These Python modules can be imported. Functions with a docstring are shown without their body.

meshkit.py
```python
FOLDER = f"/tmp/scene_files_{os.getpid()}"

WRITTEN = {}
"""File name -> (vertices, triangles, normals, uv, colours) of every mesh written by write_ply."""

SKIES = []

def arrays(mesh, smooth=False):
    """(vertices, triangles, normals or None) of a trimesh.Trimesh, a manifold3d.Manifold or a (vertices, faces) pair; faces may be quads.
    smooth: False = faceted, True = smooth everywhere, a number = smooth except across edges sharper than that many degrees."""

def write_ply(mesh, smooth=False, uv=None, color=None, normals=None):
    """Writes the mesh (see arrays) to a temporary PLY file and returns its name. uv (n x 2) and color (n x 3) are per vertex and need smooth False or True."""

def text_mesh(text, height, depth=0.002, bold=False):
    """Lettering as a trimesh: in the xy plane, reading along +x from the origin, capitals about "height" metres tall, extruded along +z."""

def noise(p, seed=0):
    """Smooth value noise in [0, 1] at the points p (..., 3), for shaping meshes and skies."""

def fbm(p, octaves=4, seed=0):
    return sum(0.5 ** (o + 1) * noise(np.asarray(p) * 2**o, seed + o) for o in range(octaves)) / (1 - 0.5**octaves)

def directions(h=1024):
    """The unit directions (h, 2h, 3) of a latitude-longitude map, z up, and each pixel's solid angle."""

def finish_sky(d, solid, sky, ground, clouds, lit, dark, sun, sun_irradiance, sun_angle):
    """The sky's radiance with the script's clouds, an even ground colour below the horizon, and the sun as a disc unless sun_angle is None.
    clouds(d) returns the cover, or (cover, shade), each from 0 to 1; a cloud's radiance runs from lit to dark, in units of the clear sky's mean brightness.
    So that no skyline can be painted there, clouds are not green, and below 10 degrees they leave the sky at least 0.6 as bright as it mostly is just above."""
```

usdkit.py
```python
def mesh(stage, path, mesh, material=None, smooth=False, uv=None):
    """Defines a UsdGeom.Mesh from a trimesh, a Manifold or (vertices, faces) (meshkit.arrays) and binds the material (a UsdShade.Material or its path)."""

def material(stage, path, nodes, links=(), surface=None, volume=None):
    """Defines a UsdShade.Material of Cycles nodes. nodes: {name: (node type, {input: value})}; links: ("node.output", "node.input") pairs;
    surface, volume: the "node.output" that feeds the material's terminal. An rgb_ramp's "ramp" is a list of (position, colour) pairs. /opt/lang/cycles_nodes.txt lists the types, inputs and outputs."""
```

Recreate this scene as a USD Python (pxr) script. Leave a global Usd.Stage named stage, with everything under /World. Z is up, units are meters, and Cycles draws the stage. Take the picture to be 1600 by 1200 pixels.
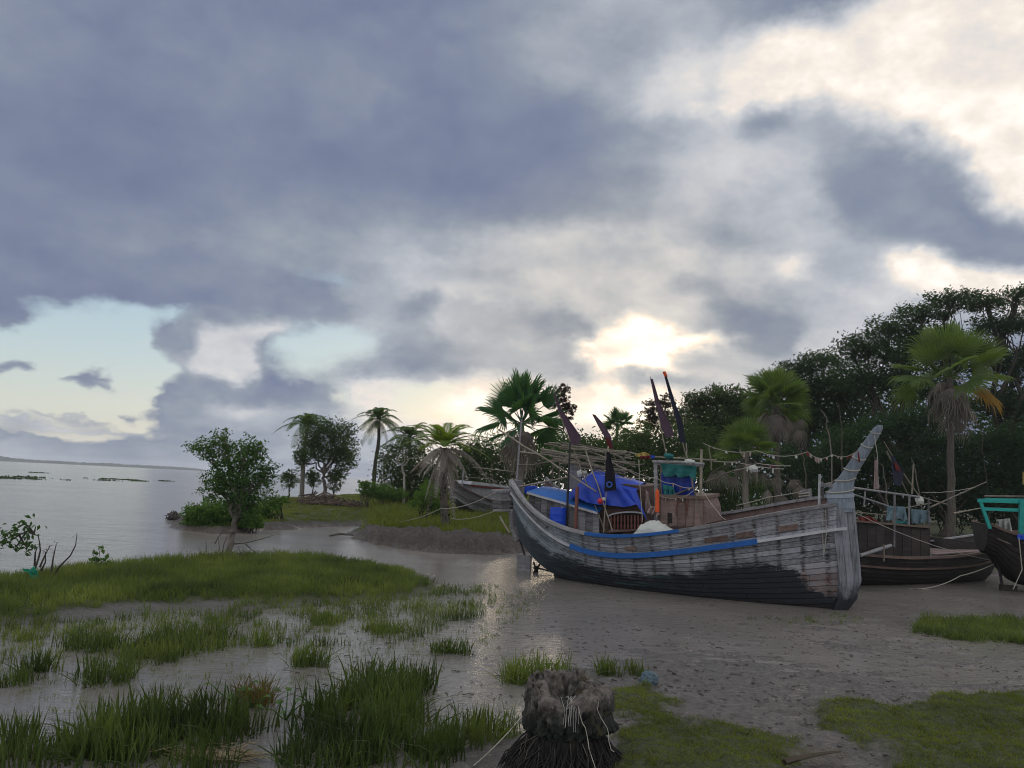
import math, random
import numpy as np
import trimesh, shapely
from shapely.geometry import Polygon, Point, LineString
from scipy import ndimage
import usdkit, meshkit
from pxr import Usd, UsdGeom, UsdLux, UsdShade, Gf, Sdf, Vt

stage = Usd.Stage.CreateInMemory()
UsdGeom.SetStageUpAxis(stage, "Z"); UsdGeom.SetStageMetersPerUnit(stage, 1.0)
UsdGeom.Xform.Define(stage, '/World'); UsdGeom.Scope.Define(stage, '/World/Looks')
rng = np.random.default_rng(7); random.seed(7)

# ---------------------------------------------------------------- camera
EYE, PITCH, ROLL, FPX = 2.4, math.radians(7.2), math.radians(2.8), 1250.0
EXPOSURE = 0.0
cam = UsdGeom.Camera.Define(stage, '/World/camera')
Fw = np.array([0, math.cos(PITCH), math.sin(PITCH)]); R0 = np.array([1.0, 0, 0]); U0 = np.array([0, -math.sin(PITCH), math.cos(PITCH)])
Rt = R0 * math.cos(ROLL) + U0 * math.sin(ROLL); Up = -R0 * math.sin(ROLL) + U0 * math.cos(ROLL)
cm = np.eye(4); cm[0, :3] = Rt; cm[1, :3] = Up; cm[2, :3] = -Fw; cm[3, :3] = (0, 0, EYE)
cam.AddTransformOp().Set(Gf.Matrix4d(*cm.ravel().tolist()))
cam.CreateHorizontalApertureAttr(36.0); cam.CreateVerticalApertureAttr(27.0)
cam.CreateFocalLengthAttr(36.0 * FPX / 1600.0); cam.CreateClippingRangeAttr(Gf.Vec2f(0.05, 100000.0))
cam.CreateExposureAttr(EXPOSURE)
EYEP = np.array([0, 0, EYE])

def ray(px, py):
    d = Fw + Rt * ((px - 800) / FPX) - Up * ((py - 600) / FPX)
    return d / np.linalg.norm(d)
def gp(px, py, z=0.0):
    """the point of the level z that stands at this place of the photograph"""
    d = ray(px, py); return EYEP + d * ((z - EYE) / d[2])
def dp(px, py, Y):
    """the point at distance Y (along y) that stands at this place of the photograph"""
    d = ray(px, py); return EYEP + d * (Y / d[1])
def azel(px, py):
    d = ray(px, py); return math.degrees(math.atan2(d[0], d[1])), math.degrees(math.asin(d[2]))
def topx(p):
    q = np.asarray(p, float) - EYEP; z = q @ Fw
    return 800 + FPX * (q @ Rt) / z, 600 - FPX * (q @ Up) / z

# ---------------------------------------------------------------- shader graph helper
class Ref(str): pass
class G:
    def __init__(s): s.n, s.l = {}, []
    def __call__(s, kind, out, **kw):
        name = f"n{len(s.n)}"; inp = {}
        for k, v in kw.items():
            if isinstance(v, Ref): s.l.append((str(v), f"{name}.{k}"))
            else: inp[k] = v
        s.n[name] = (kind, inp); return Ref(f"{name}.{out}")
    def math(s, t, a, b=0.5, c=0.0, clamp=False):
        return s('math', 'value', math_type=t, value1=a, value2=b, value3=c, use_clamp=clamp)
    def vmath(s, t, a, b=(0, 0, 0), out='vector', **k):
        return s('vector_math', out, math_type=t, vector1=a, vector2=b, **k)
    def noise(s, v, scale=1.0, detail=4.0, rough=0.55, out='fac', dist=0.0):
        return s('noise_texture', out, vector=v, scale=scale, detail=detail, roughness=rough, distortion=dist)
    def ramp(s, fac, stops, out='color'): return s('rgb_ramp', out, fac=fac, ramp=stops)
    def mr(s, v, a, b, c=0.0, d=1.0, t='linear'):
        return s('map_range', 'result', range_type=t, value=v, from_min=a, from_max=b, to_min=c, to_max=d, clamp=True)
    def mixf(s, f, a, b): return s('mix_float', 'result', fac=f, a=a, b=b)
    def mix(s, f, a, b, t='mix'): return s('mix_color', 'result', blend_type=t, fac=f, a=a, b=b)
    def mapping(s, v, loc=(0, 0, 0), rot=(0, 0, 0), scale=(1, 1, 1), t='point'):
        return s('mapping', 'vector', mapping_type=t, vector=v, location=loc, rotation=rot, scale=scale)
    def done(s, name, surface=None, volume=None):
        return usdkit.material(stage, '/World/Looks/' + name, s.n, s.l, surface=surface and str(surface), volume=volume and str(volume))
def lin(r, g, b):
    f = lambda c: (c / 255 / 12.92) if c < 10 else ((c / 255 + .055) / 1.055) ** 2.4
    return (f(r), f(g), f(b))

# ---------------------------------------------------------------- sky
SUNPX = (952, 590)
SUN_AZ, SUN_EL = azel(*SUNPX)
# broken overcast: the banks and breaks of cloud in this part of the sky, as a coarse tone map over azimuth and height that noise then tears up
def E(x, y, rx, ry, a=0):
    t = np.linspace(0, 2 * np.pi, 28, endpoint=False); a = math.radians(a)
    return [(x + rx * math.cos(k) * math.cos(a) - ry * math.sin(k) * math.sin(a), y + rx * math.cos(k) * math.sin(a) + ry * math.sin(k) * math.cos(a)) for k in t]
BASE_TONE = .15; AROUND = .72   # tone of the mass on the left, and of the overcast out of view, raised to light the ground
SKY_BANKS = [   # outline, tone (0 dark to 1 white, or clear), softness
    (E(640, 330, 260, 70), .10, 60), (E(500, 110, 230, 90), .20, 60), (E(40, 40, 130, 90), .24, 50), (E(580, 370, 330, 50), .32, 35), (E(330, 385, 230, 40), .30, 30),
    (E(1000, 60, 190, 170), .48, 60), (E(930, 90, 130, 60), .34, 40),
    ([(900, 200), (1400, 190), (1620, 300), (1660, 470), (1400, 600), (500, 600), (480, 420), (760, 360)], .52, 45),
    ([(1000, 175), (1060, 110), (1190, 55), (1330, 15), (1500, -60), (1900, -90), (1900, 390), (1620, 350), (1530, 310), (1500, 265), (1440, 225), (1400, 195), (1290, 180), (1200, 165), (1110, 190), (1040, 190)], .98, 15),
    ([(960, 150), (1060, 90), (1190, 90), (1180, 130), (1020, 190)], .76, 22), (E(1520, 60, 60, 18), .86, 12),
    (E(880, 270, 160, 85, -8), .20, 30), (E(760, 230, 160, 110), .13, 50), (E(1010, 260, 80, 40), .34, 22), (E(1130, 265, 90, 40), .6, 22), (E(1205, 195, 42, 22), .26, 10), (E(1105, 160, 16, 10), .5, 6),
    ([(1290, 245), (1340, 215), (1420, 222), (1455, 265), (1500, 270), (1545, 325), (1700, 370), (1700, 450), (1540, 415), (1440, 395), (1350, 365), (1300, 310)], .24, 14),
    (E(1110, 365, 90, 40, -5), .36, 18), (E(1240, 330, 90, 30), .56, 20), (E(1030, 400, 90, 26), .68, 16), (E(930, 390, 200, 26, 3), .66, 16), (E(1160, 410, 90, 20), .66, 10),
    ([(1370, 440), (1385, 402), (1470, 396), (1560, 425), (1700, 450), (1700, 520), (1450, 470)], .97, 10), (E(1265, 408, 42, 14), .93, 7), (E(1360, 470, 60, 26), .74, 14), (E(1320, 400, 45, 30), .42, 12),
    (E(1210, 580, 200, 70), .60, 22),
    ([(1035, 455), (1060, 425), (1110, 422), (1150, 455), (1200, 470), (1255, 505), (1245, 550), (1180, 555), (1160, 535), (1110, 500), (1060, 485)], .27, 9),
    (E(860, 455, 260, 50, 4), .66, 18), (E(720, 440, 120, 30, 10), .60, 15), (E(560, 470, 80, 30), .42, 14),
    ([(560, 560), (680, 585), (780, 585), (950, 590), (1010, 610), (1120, 640), (1120, 800), (540, 800)], .90, 14),
    ([(760, 600), (950, 588), (1010, 610), (1090, 640), (1090, 800), (700, 800), (700, 640)], 1.04, 16),
    ([(880, 535), (960, 508), (1000, 480), (1030, 490), (1060, 512), (1110, 508), (1152, 530), (1100, 548), (1062, 560), (1090, 576), (1000, 592), (930, 585)], 1.10, 8),
    ([(690, 565), (715, 515), (700, 485), (740, 463), (785, 490), (830, 515), (880, 545), (935, 575), (920, 588), (860, 572), (780, 578), (720, 582)], .46, 7),
    ([(485, 580), (510, 545), (560, 520), (620, 508), (690, 528), (695, 562), (600, 575), (540, 586)], .34, 8),
    (E(820, 505, 110, 26, 6), .40, 9), (E(880, 515, 55, 20), .32, 8), (E(655, 486, 46, 16, -10), .26, 7), (E(770, 435, 40, 16), .44, 10),
    ([(955, 592), (1010, 580), (1080, 586), (1120, 600), (1060, 612), (980, 606)], .40, 6), (E(1120, 565, 62, 24, 6), .56, 7), (E(920, 668, 60, 16), .74, 8),
    ([(-400, 475), (60, 482), (150, 472), (260, 468), (330, 486), (330, 520), (270, 545), (290, 575), (262, 600), (262, 640), (285, 695), (120, 700), (-400, 690)], 'clear', 16),
    ([(445, 425), (540, 428), (565, 452), (500, 446)], 'clear', 10), ([(255, 482), (330, 488), (325, 512), (262, 502)], 'clear', 12), ([(430, 545), (470, 505), (560, 500), (600, 530), (500, 585), (440, 592)], 'clear', 22), ([(515, 600), (700, 590), (720, 660), (530, 650)], 'clear', 18),
    ([(-400, 370), (300, 392), (520, 440), (560, 492), (420, 500), (330, 482), (160, 456), (60, 452), (-400, 450)], .19, 12),
    ([(330, 600), (290, 566), (246, 545), (270, 538), (300, 552), (308, 518), (400, 500), (462, 508), (432, 545), (425, 580), (340, 588)], .76, 6), ([(230, 505), (300, 500), (310, 540), (285, 555), (250, 535)], .30, 7), (E(360, 500, 90, 14), .34, 8),
    ([(258, 705), (240, 612), (268, 580), (330, 574), (345, 592), (372, 584), (430, 590), (522, 606), (512, 622), (430, 624), (520, 700)], .30, 7), (E(370, 604, 120, 16, 4), .22, 7), (E(430, 655, 130, 30), .44, 14), (E(400, 640, 100, 9, 6), .56, 6),
    ([(-60, 470), (30, 474), (56, 492), (10, 502), (-60, 500)], .24, 5), (E(15, 575, 34, 9, 8), .32, 5), (E(150, 590, 38, 7, 5), .30, 4), (E(205, 640, 20, 4, 5), .36, 3), (E(90, 650, 60, 3, 4), .5, 3), (E(60, 662, 200, 5, 3), .72, 4),
    ([(-500, 760), (-500, 668), (40, 672), (90, 685), (150, 690), (180, 680), (215, 671), (245, 690), (300, 688), (330, 700), (520, 690), (640, 740), (640, 800), (-500, 800)], .36, 5), (E(30, 705, 60, 8), .5, 6), (E(590, 625, 45, 22), .74, 8), (E(575, 605, 30, 12), .8, 6), (E(540, 700, 120, 22), .5, 12),
]
def sky_fields():
    from PIL import Image, ImageDraw
    ox, oy, w, h = 500, 300, 2700, 1300; s = 0.5
    t = np.full((int(h * s), int(w * s)), BASE_TONE); c = np.zeros_like(t)
    for poly, tone, soft in SKY_BANKS:
        im = Image.new('L', (t.shape[1], t.shape[0])); ImageDraw.Draw(im).polygon([((x + ox) * s, (y + oy) * s) for x, y in poly], fill=255)
        m = ndimage.gaussian_filter(np.asarray(im) / 255.0, soft * s)
        if tone == 'clear': c = c * (1 - m) + m
        else: t = t * (1 - m) + tone * m; c = c * (1 - m)
    A, L = np.meshgrid(np.radians(np.linspace(-60, 60, 256)), np.radians(np.linspace(-4, 64, 256)))
    D = np.stack([np.sin(A) * np.cos(L), np.cos(A) * np.cos(L), np.sin(L)], -1)
    f = D @ Fw; px = 800 + FPX * (D @ Rt) / np.maximum(f, .2); py = 600 - FPX * (D @ Up) / np.maximum(f, .2)
    get = lambda a, fill: ndimage.map_coordinates(a, [np.clip((py + oy) * s, 0, a.shape[0] - 1), np.clip((px + ox) * s, 0, a.shape[1] - 1)], order=1)
    edge = np.clip((60 - np.abs(np.degrees(A))) / 22, 0, 1) * np.clip((64 - np.degrees(L)) / 22, 0, 1)
    edge = edge * edge * (3 - 2 * edge)
    return (get(t, BASE_TONE) - AROUND) * edge, get(c, 0) * edge
def build_sky():
    g = G()
    STR = 0.1; K = 1.0 / STR
    d = g('texture_coordinate', 'generated')
    sx = g('separate_xyz', 'x', vector=d); nm = sx.split('.')[0]
    X, Y, Z = Ref(nm + '.x'), Ref(nm + '.y'), Ref(nm + '.z')
    az = g('math', 'value', math_type='degrees', value1=g.math('arctan2', X, Y))
    el = g('math', 'value', math_type='degrees', value1=g.math('arcsine', Z))
    zz = g.math('add', g.math('maximum', Z, 0.0), 0.30)
    q = g('combine_xyz', 'vector', x=g.math('divide', X, zz), y=g.math('divide', Y, zz), z=0.37)
    w1 = g.vmath('subtract', g.noise(q, 2.6, 4, .55, 'color'), (.5, .5, .5))
    w2 = g.vmath('subtract', g.noise(g.vmath('multiply', d, (1.0, 1.0, 1.4)), 13.0, 4, .6, 'color'), (.5, .5, .5))
    P0 = g('combine_xyz', 'vector', x=az, y=el, z=0.0)
    P = g.vmath('add', g.vmath('add', P0, g.vmath('multiply', w1, (4.5, 3.0, 0))), g.vmath('multiply', w2, (3.6, 3.2, 0)))
    pm = g.mapping(P, (.5, 4 / 68, 0), (0, 0, 0), (1 / 120, 1 / 68, 1))
    ps = g('separate_xyz', 'x', vector=pm); pn = ps.split('.')[0]
    def table(F, rank):
        U, S, V = np.linalg.svd(F); U, V = U[:, :rank] * np.sqrt(S[:rank]), V[:rank].T * np.sqrt(S[:rank])
        tot = None
        for k in range(0, rank, 3):
            mk = lambda T, f: g('rgb_ramp', 'color', ramp=T[:, k:k + 3], ramp_alpha=np.ones(256), fac=f)
            v = g.vmath('dot_product', mk(V, Ref(pn + '.x')), mk(U, Ref(pn + '.y')), out='value')
            tot = v if tot is None else g.math('add', tot, v)
        return tot
    ft, fc = sky_fields()
    t0 = g.math('add', table(ft, 24), AROUND); c0 = table(fc, 9)
    fb = g.noise(q, 3.2, 6, .58); fb2 = g.noise(g.vmath('multiply', d, (1.0, 1.0, 1.5)), 11.0, 6, .60)
    fine = g.math('add', g.math('multiply', g.math('subtract', fb, .5), .9), g.math('multiply', g.math('subtract', fb2, .5), .85))
    amp = g.mr(t0, .12, .55, .16, .72)
    t = g.math('multiply_add', fine, amp, t0)
    c = g.mr(g.math('multiply_add', fine, .60, c0), .10, .90, t='smoothstep')
    s_ = lambda r, gg, b, m=1.0: tuple(K * m * x for x in lin(r, gg, b))
    cloud = g.ramp(g.math('multiply', t, .8), [(0.0, s_(103, 113, 141)), (0.10, s_(119, 129, 156)), (0.24, s_(146, 155, 170)), (0.42, s_(182, 187, 196)),
                      (0.60, s_(214, 214, 216)), (0.74, s_(246, 236, 226)), (0.84, s_(255, 249, 240, 1.12)), (1.0, s_(255, 244, 226, 1.9))])
    hz = g.mr(el, 0.0, 17.0)
    blue = g.ramp(hz, [(0.0, s_(214, 214, 210)), (.22, s_(214, 220, 214)), (.42, s_(196, 214, 220)), (.75, s_(170, 201, 222)), (1.0, s_(150, 184, 222))])
    sky = g('sky_texture', 'color', sky_type='single_scattering', sun_disc=False, sun_elevation=math.radians(max(SUN_EL, 4)), sun_rotation=math.radians(SUN_AZ), altitude=10.0, air_density=1.0, aerosol_density=1.0, ozone_density=1.0)
    clear = g.mix(SKY_THIN, sky, blue)
    col = g.mix(c, cloud, clear)
    # warm glow of the low sun through thin cloud
    dt = g.vmath('dot_product', d, tuple(ray(*SUNPX)), out='value')
    glow = g.mr(dt, .955, 1.0, 0, 1, 'smoothstep')
    col = g.mix(g.math('multiply', glow, .5), col, g.vmath('multiply', col, (1.25, 1.12, .92)))
    bg = g('background_shader', 'background', color=col, strength=STR)
    dome = UsdLux.DomeLight.Define(stage, '/World/sky')
    m = g.done('sky_look', bg)
    UsdShade.MaterialBindingAPI.Apply(dome.GetPrim()).Bind(m)
    dome.GetPrim().SetCustomDataByKey('kind', 'structure')
SKY_THIN = 0.85          # high thin haze over the clear sky
build_sky()
sun = UsdLux.DistantLight.Define(stage, '/World/sun')
sun.CreateIntensityAttr(0.12); sun.CreateAngleAttr(16.0); sun.CreateNormalizeAttr(True); sun.CreateColorAttr(Gf.Vec3f(1.0, .80, .58))
sun.AddRotateXYZOp().Set(Gf.Vec3f(90 - max(SUN_EL, 5), 0, 180 - SUN_AZ))

# ---------------------------------------------------------------- scene helpers
_used = {}
def numbered(parent, name):
    k = (parent, name); n = _used.get(k, 0); _used[k] = n + 1
    return f"{parent}/{name}" if n == 0 else f"{parent}/{name}_{n:03d}"
def tag(prim, label=None, cat=None, group=None, kind=None):
    for k, v in (('label', label), ('category', cat), ('group', group), ('kind', kind)):
        if v: prim.SetCustomDataByKey(k, v)
    return prim
class Thing:
    def __init__(s, name, label, cat, group=None, M=None, loc=None):
        """M: 4x4 (columns are the axes) placing local coordinates in the world; loc: a point, and the parts are then given in world coordinates"""
        s.path = numbered('/World', name); x = UsdGeom.Xform.Define(stage, s.path); s.off = None
        if M is not None: x.AddTransformOp().Set(Gf.Matrix4d(*np.asarray(M).T.ravel().tolist()))
        elif loc is not None: s.off = np.asarray(loc, float); x.AddTranslateOp().Set(Gf.Vec3d(*map(float, loc)))
        tag(x.GetPrim(), label, cat, group)
    def part(s, name, mb, mat, smooth=False, parent=None, label=None, kind=None):
        v, f = mb.arr() if isinstance(mb, MB) else (np.asarray(mb[0]), np.asarray(mb[1]))
        if s.off is not None: v = v - s.off
        p = numbered(parent or s.path, name)
        m = usdkit.mesh(stage, p, trimesh.Trimesh(v, f, process=False), mat, smooth)
        tag(m.GetPrim(), label, kind=kind); return p
def solo(name, mb, mat, label, cat, group=None, smooth=False, kind=None):
    v, f = mb.arr() if isinstance(mb, MB) else mb
    p = numbered('/World', name); m = usdkit.mesh(stage, p, trimesh.Trimesh(v, f, process=False), mat, smooth)
    tag(m.GetPrim(), label, cat, group, kind); return p
class MB:
    """collects triangles"""
    def __init__(s): s.v, s.f, s.n = [], [], 0
    def add(s, v, f):
        v = np.asarray(v, float).reshape(-1, 3); f = np.asarray(f, int)
        if f.shape[1] == 4: f = np.vstack([f[:, [0, 1, 2]], f[:, [0, 2, 3]]])
        s.v.append(v); s.f.append(f + s.n); s.n += len(v); return s
    def arr(s): return np.vstack(s.v), np.vstack(s.f)
    def tube(s, pts, r, n=6, cap=True):
        pts = np.asarray(pts, float); m = len(pts); r = np.broadcast_to(np.asarray(r, float), (m,))
        t = np.gradient(pts, axis=0); t /= np.maximum(np.linalg.norm(t, axis=1, keepdims=True), 1e-9)
        a = np.array([0, 0, 1.0]) if abs(t[0, 2]) < .8 else np.array([1.0, 0, 0])
        u = np.cross(t, a); u /= np.maximum(np.linalg.norm(u, axis=1, keepdims=True), 1e-9); w = np.cross(t, u)
        k = np.linspace(0, 2 * np.pi, n, endpoint=False)
        ring = pts[:, None] + r[:, None, None] * (np.cos(k)[None, :, None] * u[:, None] + np.sin(k)[None, :, None] * w[:, None])
        v = ring.reshape(-1, 3); i = np.arange(m - 1)[:, None] * n + np.arange(n)[None]; j = np.arange(m - 1)[:, None] * n + (np.arange(n)[None] + 1) % n
        f = np.stack([i, i + n, j + n, j], -1).reshape(-1, 4)
        f = np.vstack([f[:, [0, 1, 2]], f[:, [0, 2, 3]]])
        if cap:
            c = np.array([[0, q + 1, q] for q in range(1, n - 1)]); f = np.vstack([f, c[:, ::-1], c + (m - 1) * n])
        return s.add(v, f)
    def box(s, c, size, R=None):
        b = np.array([[x, y, z] for x in (-.5, .5) for y in (-.5, .5) for z in (-.5, .5)]) * np.asarray(size, float)
        if R is not None: b = b @ np.asarray(R).T
        q = [[0, 1, 3, 2], [4, 6, 7, 5], [0, 4, 5, 1], [2, 3, 7, 6], [0, 2, 6, 4], [1, 5, 7, 3]]
        return s.add(b + np.asarray(c, float), q)
    def hexa(s, A, B):
        """solid between the quad A (4 points) and the quad B, in the same order"""
        return s.add(np.vstack([A, B]), [[0, 1, 2, 3], [7, 6, 5, 4], [0, 4, 5, 1], [1, 5, 6, 2], [2, 6, 7, 3], [3, 7, 4, 0]])
    def bar(s, p0, p1, w, t, up=(0, 0, 1)):
        """a squared timber from p0 to p1, w wide and t thick (t along up)"""
        p0, p1 = np.asarray(p0, float), np.asarray(p1, float); d = p1 - p0; L = np.linalg.norm(d); d = d / L
        side = np.cross(d, up); side /= max(np.linalg.norm(side), 1e-9); n = np.cross(side, d)
        return s.box((p0 + p1) / 2, (L, w, t), np.stack([d, side, n], 1))
    def grid(s, P, close=False):
        """P: (m, n, 3) points -> quads"""
        m, n = P.shape[:2]; i = np.arange(m * n).reshape(m, n)
        return s.add(P.reshape(-1, 3), np.stack([i[:-1, :-1], i[1:, :-1], i[1:, 1:], i[:-1, 1:]], -1).reshape(-1, 4))
def slab(P, N, t):
    """closed sheet of thickness t from a grid of points P (m, n, 3), N its normals"""
    m, n = P.shape[:2]; A, B = P + N * (t / 2), P - N * (t / 2); i = np.arange(m * n).reshape(m, n); o = m * n
    q = np.stack([i[:-1, :-1], i[1:, :-1], i[1:, 1:], i[:-1, 1:]], -1).reshape(-1, 4)
    f = [q, q[:, ::-1] + o]
    for e in (i[0], i[-1][::-1], i[:, 0][::-1], i[:, -1]):
        f.append(np.stack([e[:-1], e[1:], e[1:] + o, e[:-1] + o], -1))
    return MB().add(np.vstack([A.reshape(-1, 3), B.reshape(-1, 3)]), np.vstack(f))
def unit(v): v = np.asarray(v, float); return v / max(np.linalg.norm(v), 1e-12)
def fb(x, y, z=0.0, o=4, seed=0):
    x = np.asarray(x, float); return meshkit.fbm(np.stack([x, np.broadcast_to(y, x.shape), np.broadcast_to(z, x.shape)], -1), o, seed)
def sag(p0, p1, drop, n=14):
    t = np.linspace(0, 1, n)[:, None]; p = np.asarray(p0) * (1 - t) + np.asarray(p1) * t
    p[:, 2] -= (4 * t * (1 - t))[:, 0] * drop; return p

# ---------------------------------------------------------------- ground shape
def gpoly(pts, z=0.0): return [tuple(gp(x, y, z)[:2]) for x, y in pts]
NEAR = gpoly([(-500, 935), (0, 905), (130, 886), (300, 876), (400, 871), (500, 873), (570, 881), (640, 893), (720, 902), (800, 908), (900, 914), (1340, 917), (1600, 928), (2100, 945)]) + [(70, 12), (70, -70), (-70, -70), (-70, 10)]
FAR = gpoly([(268, 817), (291, 829), (344, 835), (385, 832), (420, 828), (500, 823), (560, 822), (586, 824), (568, 828), (553, 833), (575, 847), (625, 857), (700, 864), (760, 867), (810, 862), (900, 864), (1340, 884), (1600, 900), (2200, 930)]) + [(250, 20), (420, 60), (420, 380), (120, 300), (45, 190)] + gpoly([(650, 764.5), (540, 769), (430, 774), (345, 787), (300, 794), (278, 802)], .45)
BANK = gpoly([(-500, 945), (0, 909), (130, 890), (300, 879), (400, 874), (500, 876), (570, 884), (640, 897), (680, 915), (640, 930), (520, 938), (420, 945), (300, 948), (180, 955), (60, 968), (-100, 975), (-500, 1000)])
TURF1 = gpoly([(975, 1140), (1060, 1128), (1160, 1135), (1250, 1155), (1235, 1200), (1180, 1260), (900, 1260), (960, 1190)], .12)
TURF2 = gpoly([(1290, 1095), (1330, 1088), (1400, 1105), (1460, 1090), (1470, 1076), (1540, 1072), (1800, 1078), (1900, 1300), (1480, 1300), (1390, 1180), (1300, 1130)], .12)
TURF3 = gpoly([(940, 1075), (1010, 1065), (1050, 1090), (1060, 1120), (960, 1135), (930, 1110)], .1)
MUDR = gpoly([(900, 1010), (1050, 975), (1340, 958), (1600, 950), (2100, 960)]) + [(40, 6), (30, -30), (0, -30), (.2, 3), (.2, 8)]
HUMP = gpoly([(540, 836), (575, 850), (625, 860), (700, 868), (900, 870), (900, 853), (800, 853), (720, 847), (640, 840), (590, 836)], .1)
_ext = (-90, 90, -20, 130); _res = 0.1
def sdist(poly):
    from PIL import Image, ImageDraw
    w, h = int((_ext[1] - _ext[0]) / _res), int((_ext[3] - _ext[2]) / _res)
    im = Image.new('L', (w, h)); ImageDraw.Draw(im).polygon([((x - _ext[0]) / _res, (y - _ext[2]) / _res) for x, y in poly], fill=1)
    a = np.asarray(im) > 0; d = (ndimage.distance_transform_edt(a) - ndimage.distance_transform_edt(~a)) * _res
    return lambda x, y: ndimage.map_coordinates(d, [np.clip((np.asarray(y) - _ext[2]) / _res, 0, h - 1), np.clip((np.asarray(x) - _ext[0]) / _res, 0, w - 1)], order=1)
SD = {k: sdist(p) for k, p in (('near', NEAR), ('far', FAR), ('bank', BANK), ('turf1', TURF1), ('turf2', TURF2), ('turf3', TURF3), ('mudr', MUDR), ('hump', HUMP))}
def sm(x, a, b): t = np.clip((x - a) / (b - a), 0, 1); return t * t * (3 - 2 * t)
def height(x, y):
    x, y = np.asarray(x, float), np.asarray(y, float)
    n1, n2, n3 = fb(x * .45, y * .45, 1.3, 4, 1) - .5, fb(x * 2.2, y * 2.2, 4.1, 4, 2) - .5, fb(x * 9, y * 9, 2.2, 3, 3) - .5
    wob = n1 * .9 + n2 * .35
    near, far = SD['near'](x, y) + wob * .6, SD['far'](x, y) + wob * .9
    z = -.7 + 0 * x
    flood = -.028 + n1 * .06 + n2 * .05 + n3 * .012
    zn = flood + sm(SD['bank'](x, y) + wob, -.7, .6) * (.12 - flood * .3)
    m = sm(SD['mudr'](x, y) + wob, -.8, 1.6)
    rise = np.clip((13.0 - np.hypot(x - 1, y)) / 7.0, 0, 1)
    rip = fb(x * 1.5, y * 5.5, 1.1, 3, 12) - .5; rip2 = fb(x * 6, y * 15, 5.1, 3, 13) - .5
    zn = zn + m * (.008 + .195 * rise + n2 * .05 + n3 * .05 + rip * (.10 + .05 * rise) + rip2 * .055 - .3 * flood)
    for k, h_, s_ in (('turf1', .055, .25), ('turf2', .075, .2), ('turf3', .05, .25)):
        zn = zn + sm(SD[k](x, y) + wob * .35, -s_ * .4, s_) * (h_ + n3 * .04)
    st = gp(885, 1180, .1); zn = zn + .07 * np.exp(-((x - st[0]) ** 2 + (y - st[1]) ** 2) / .8)
    z = np.where(near > -1.2, -.5 + sm(near, -.7, .35) * (zn + .5), z)
    hump = sm(SD['hump'](x, y) + n1, -.5, .8); lip = hump + .25 * np.exp(-((far - .2) / .5) ** 2); zf = .10 + sm(far, .0, .5) * (.16 + .22 * hump) + np.clip(far / 60, 0, 1) * .35 + n1 * .22 + n2 * (.10 + .34 * lip) + n3 * (.03 + .40 * lip)
    z = np.where(far > -1.0, np.maximum(z, -.6 + sm(far, -.9, .12) * (zf + .6)), z)
    out = (x > 85) & (y < 400) | (x > 45) & (y > 125) & (y < 350)
    return np.where(out, .5 + n1, z)

def grassy(x, y):
    """how much grass covers the ground"""
    n = fb(x * .8, y * .8, 7.7, 4, 5) - .5; n2 = fb(x * 3.2, y * 3.2, 1.7, 3, 6) - .5
    k = sm(SD['bank'](x, y) + n * 1.6, -.35, .35)
    for t in ('turf1', 'turf2', 'turf3'): k = np.maximum(k, sm(SD[t](x, y) + n2 * .7, -.12, .22))
    k = np.maximum(k, sm(SD['far'](x, y) + n * 1.0 + n2 * .5, .15, .6) * (1 - sm(SD['hump'](x, y) + n * .8, -.4, .3)))
    return k

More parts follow.
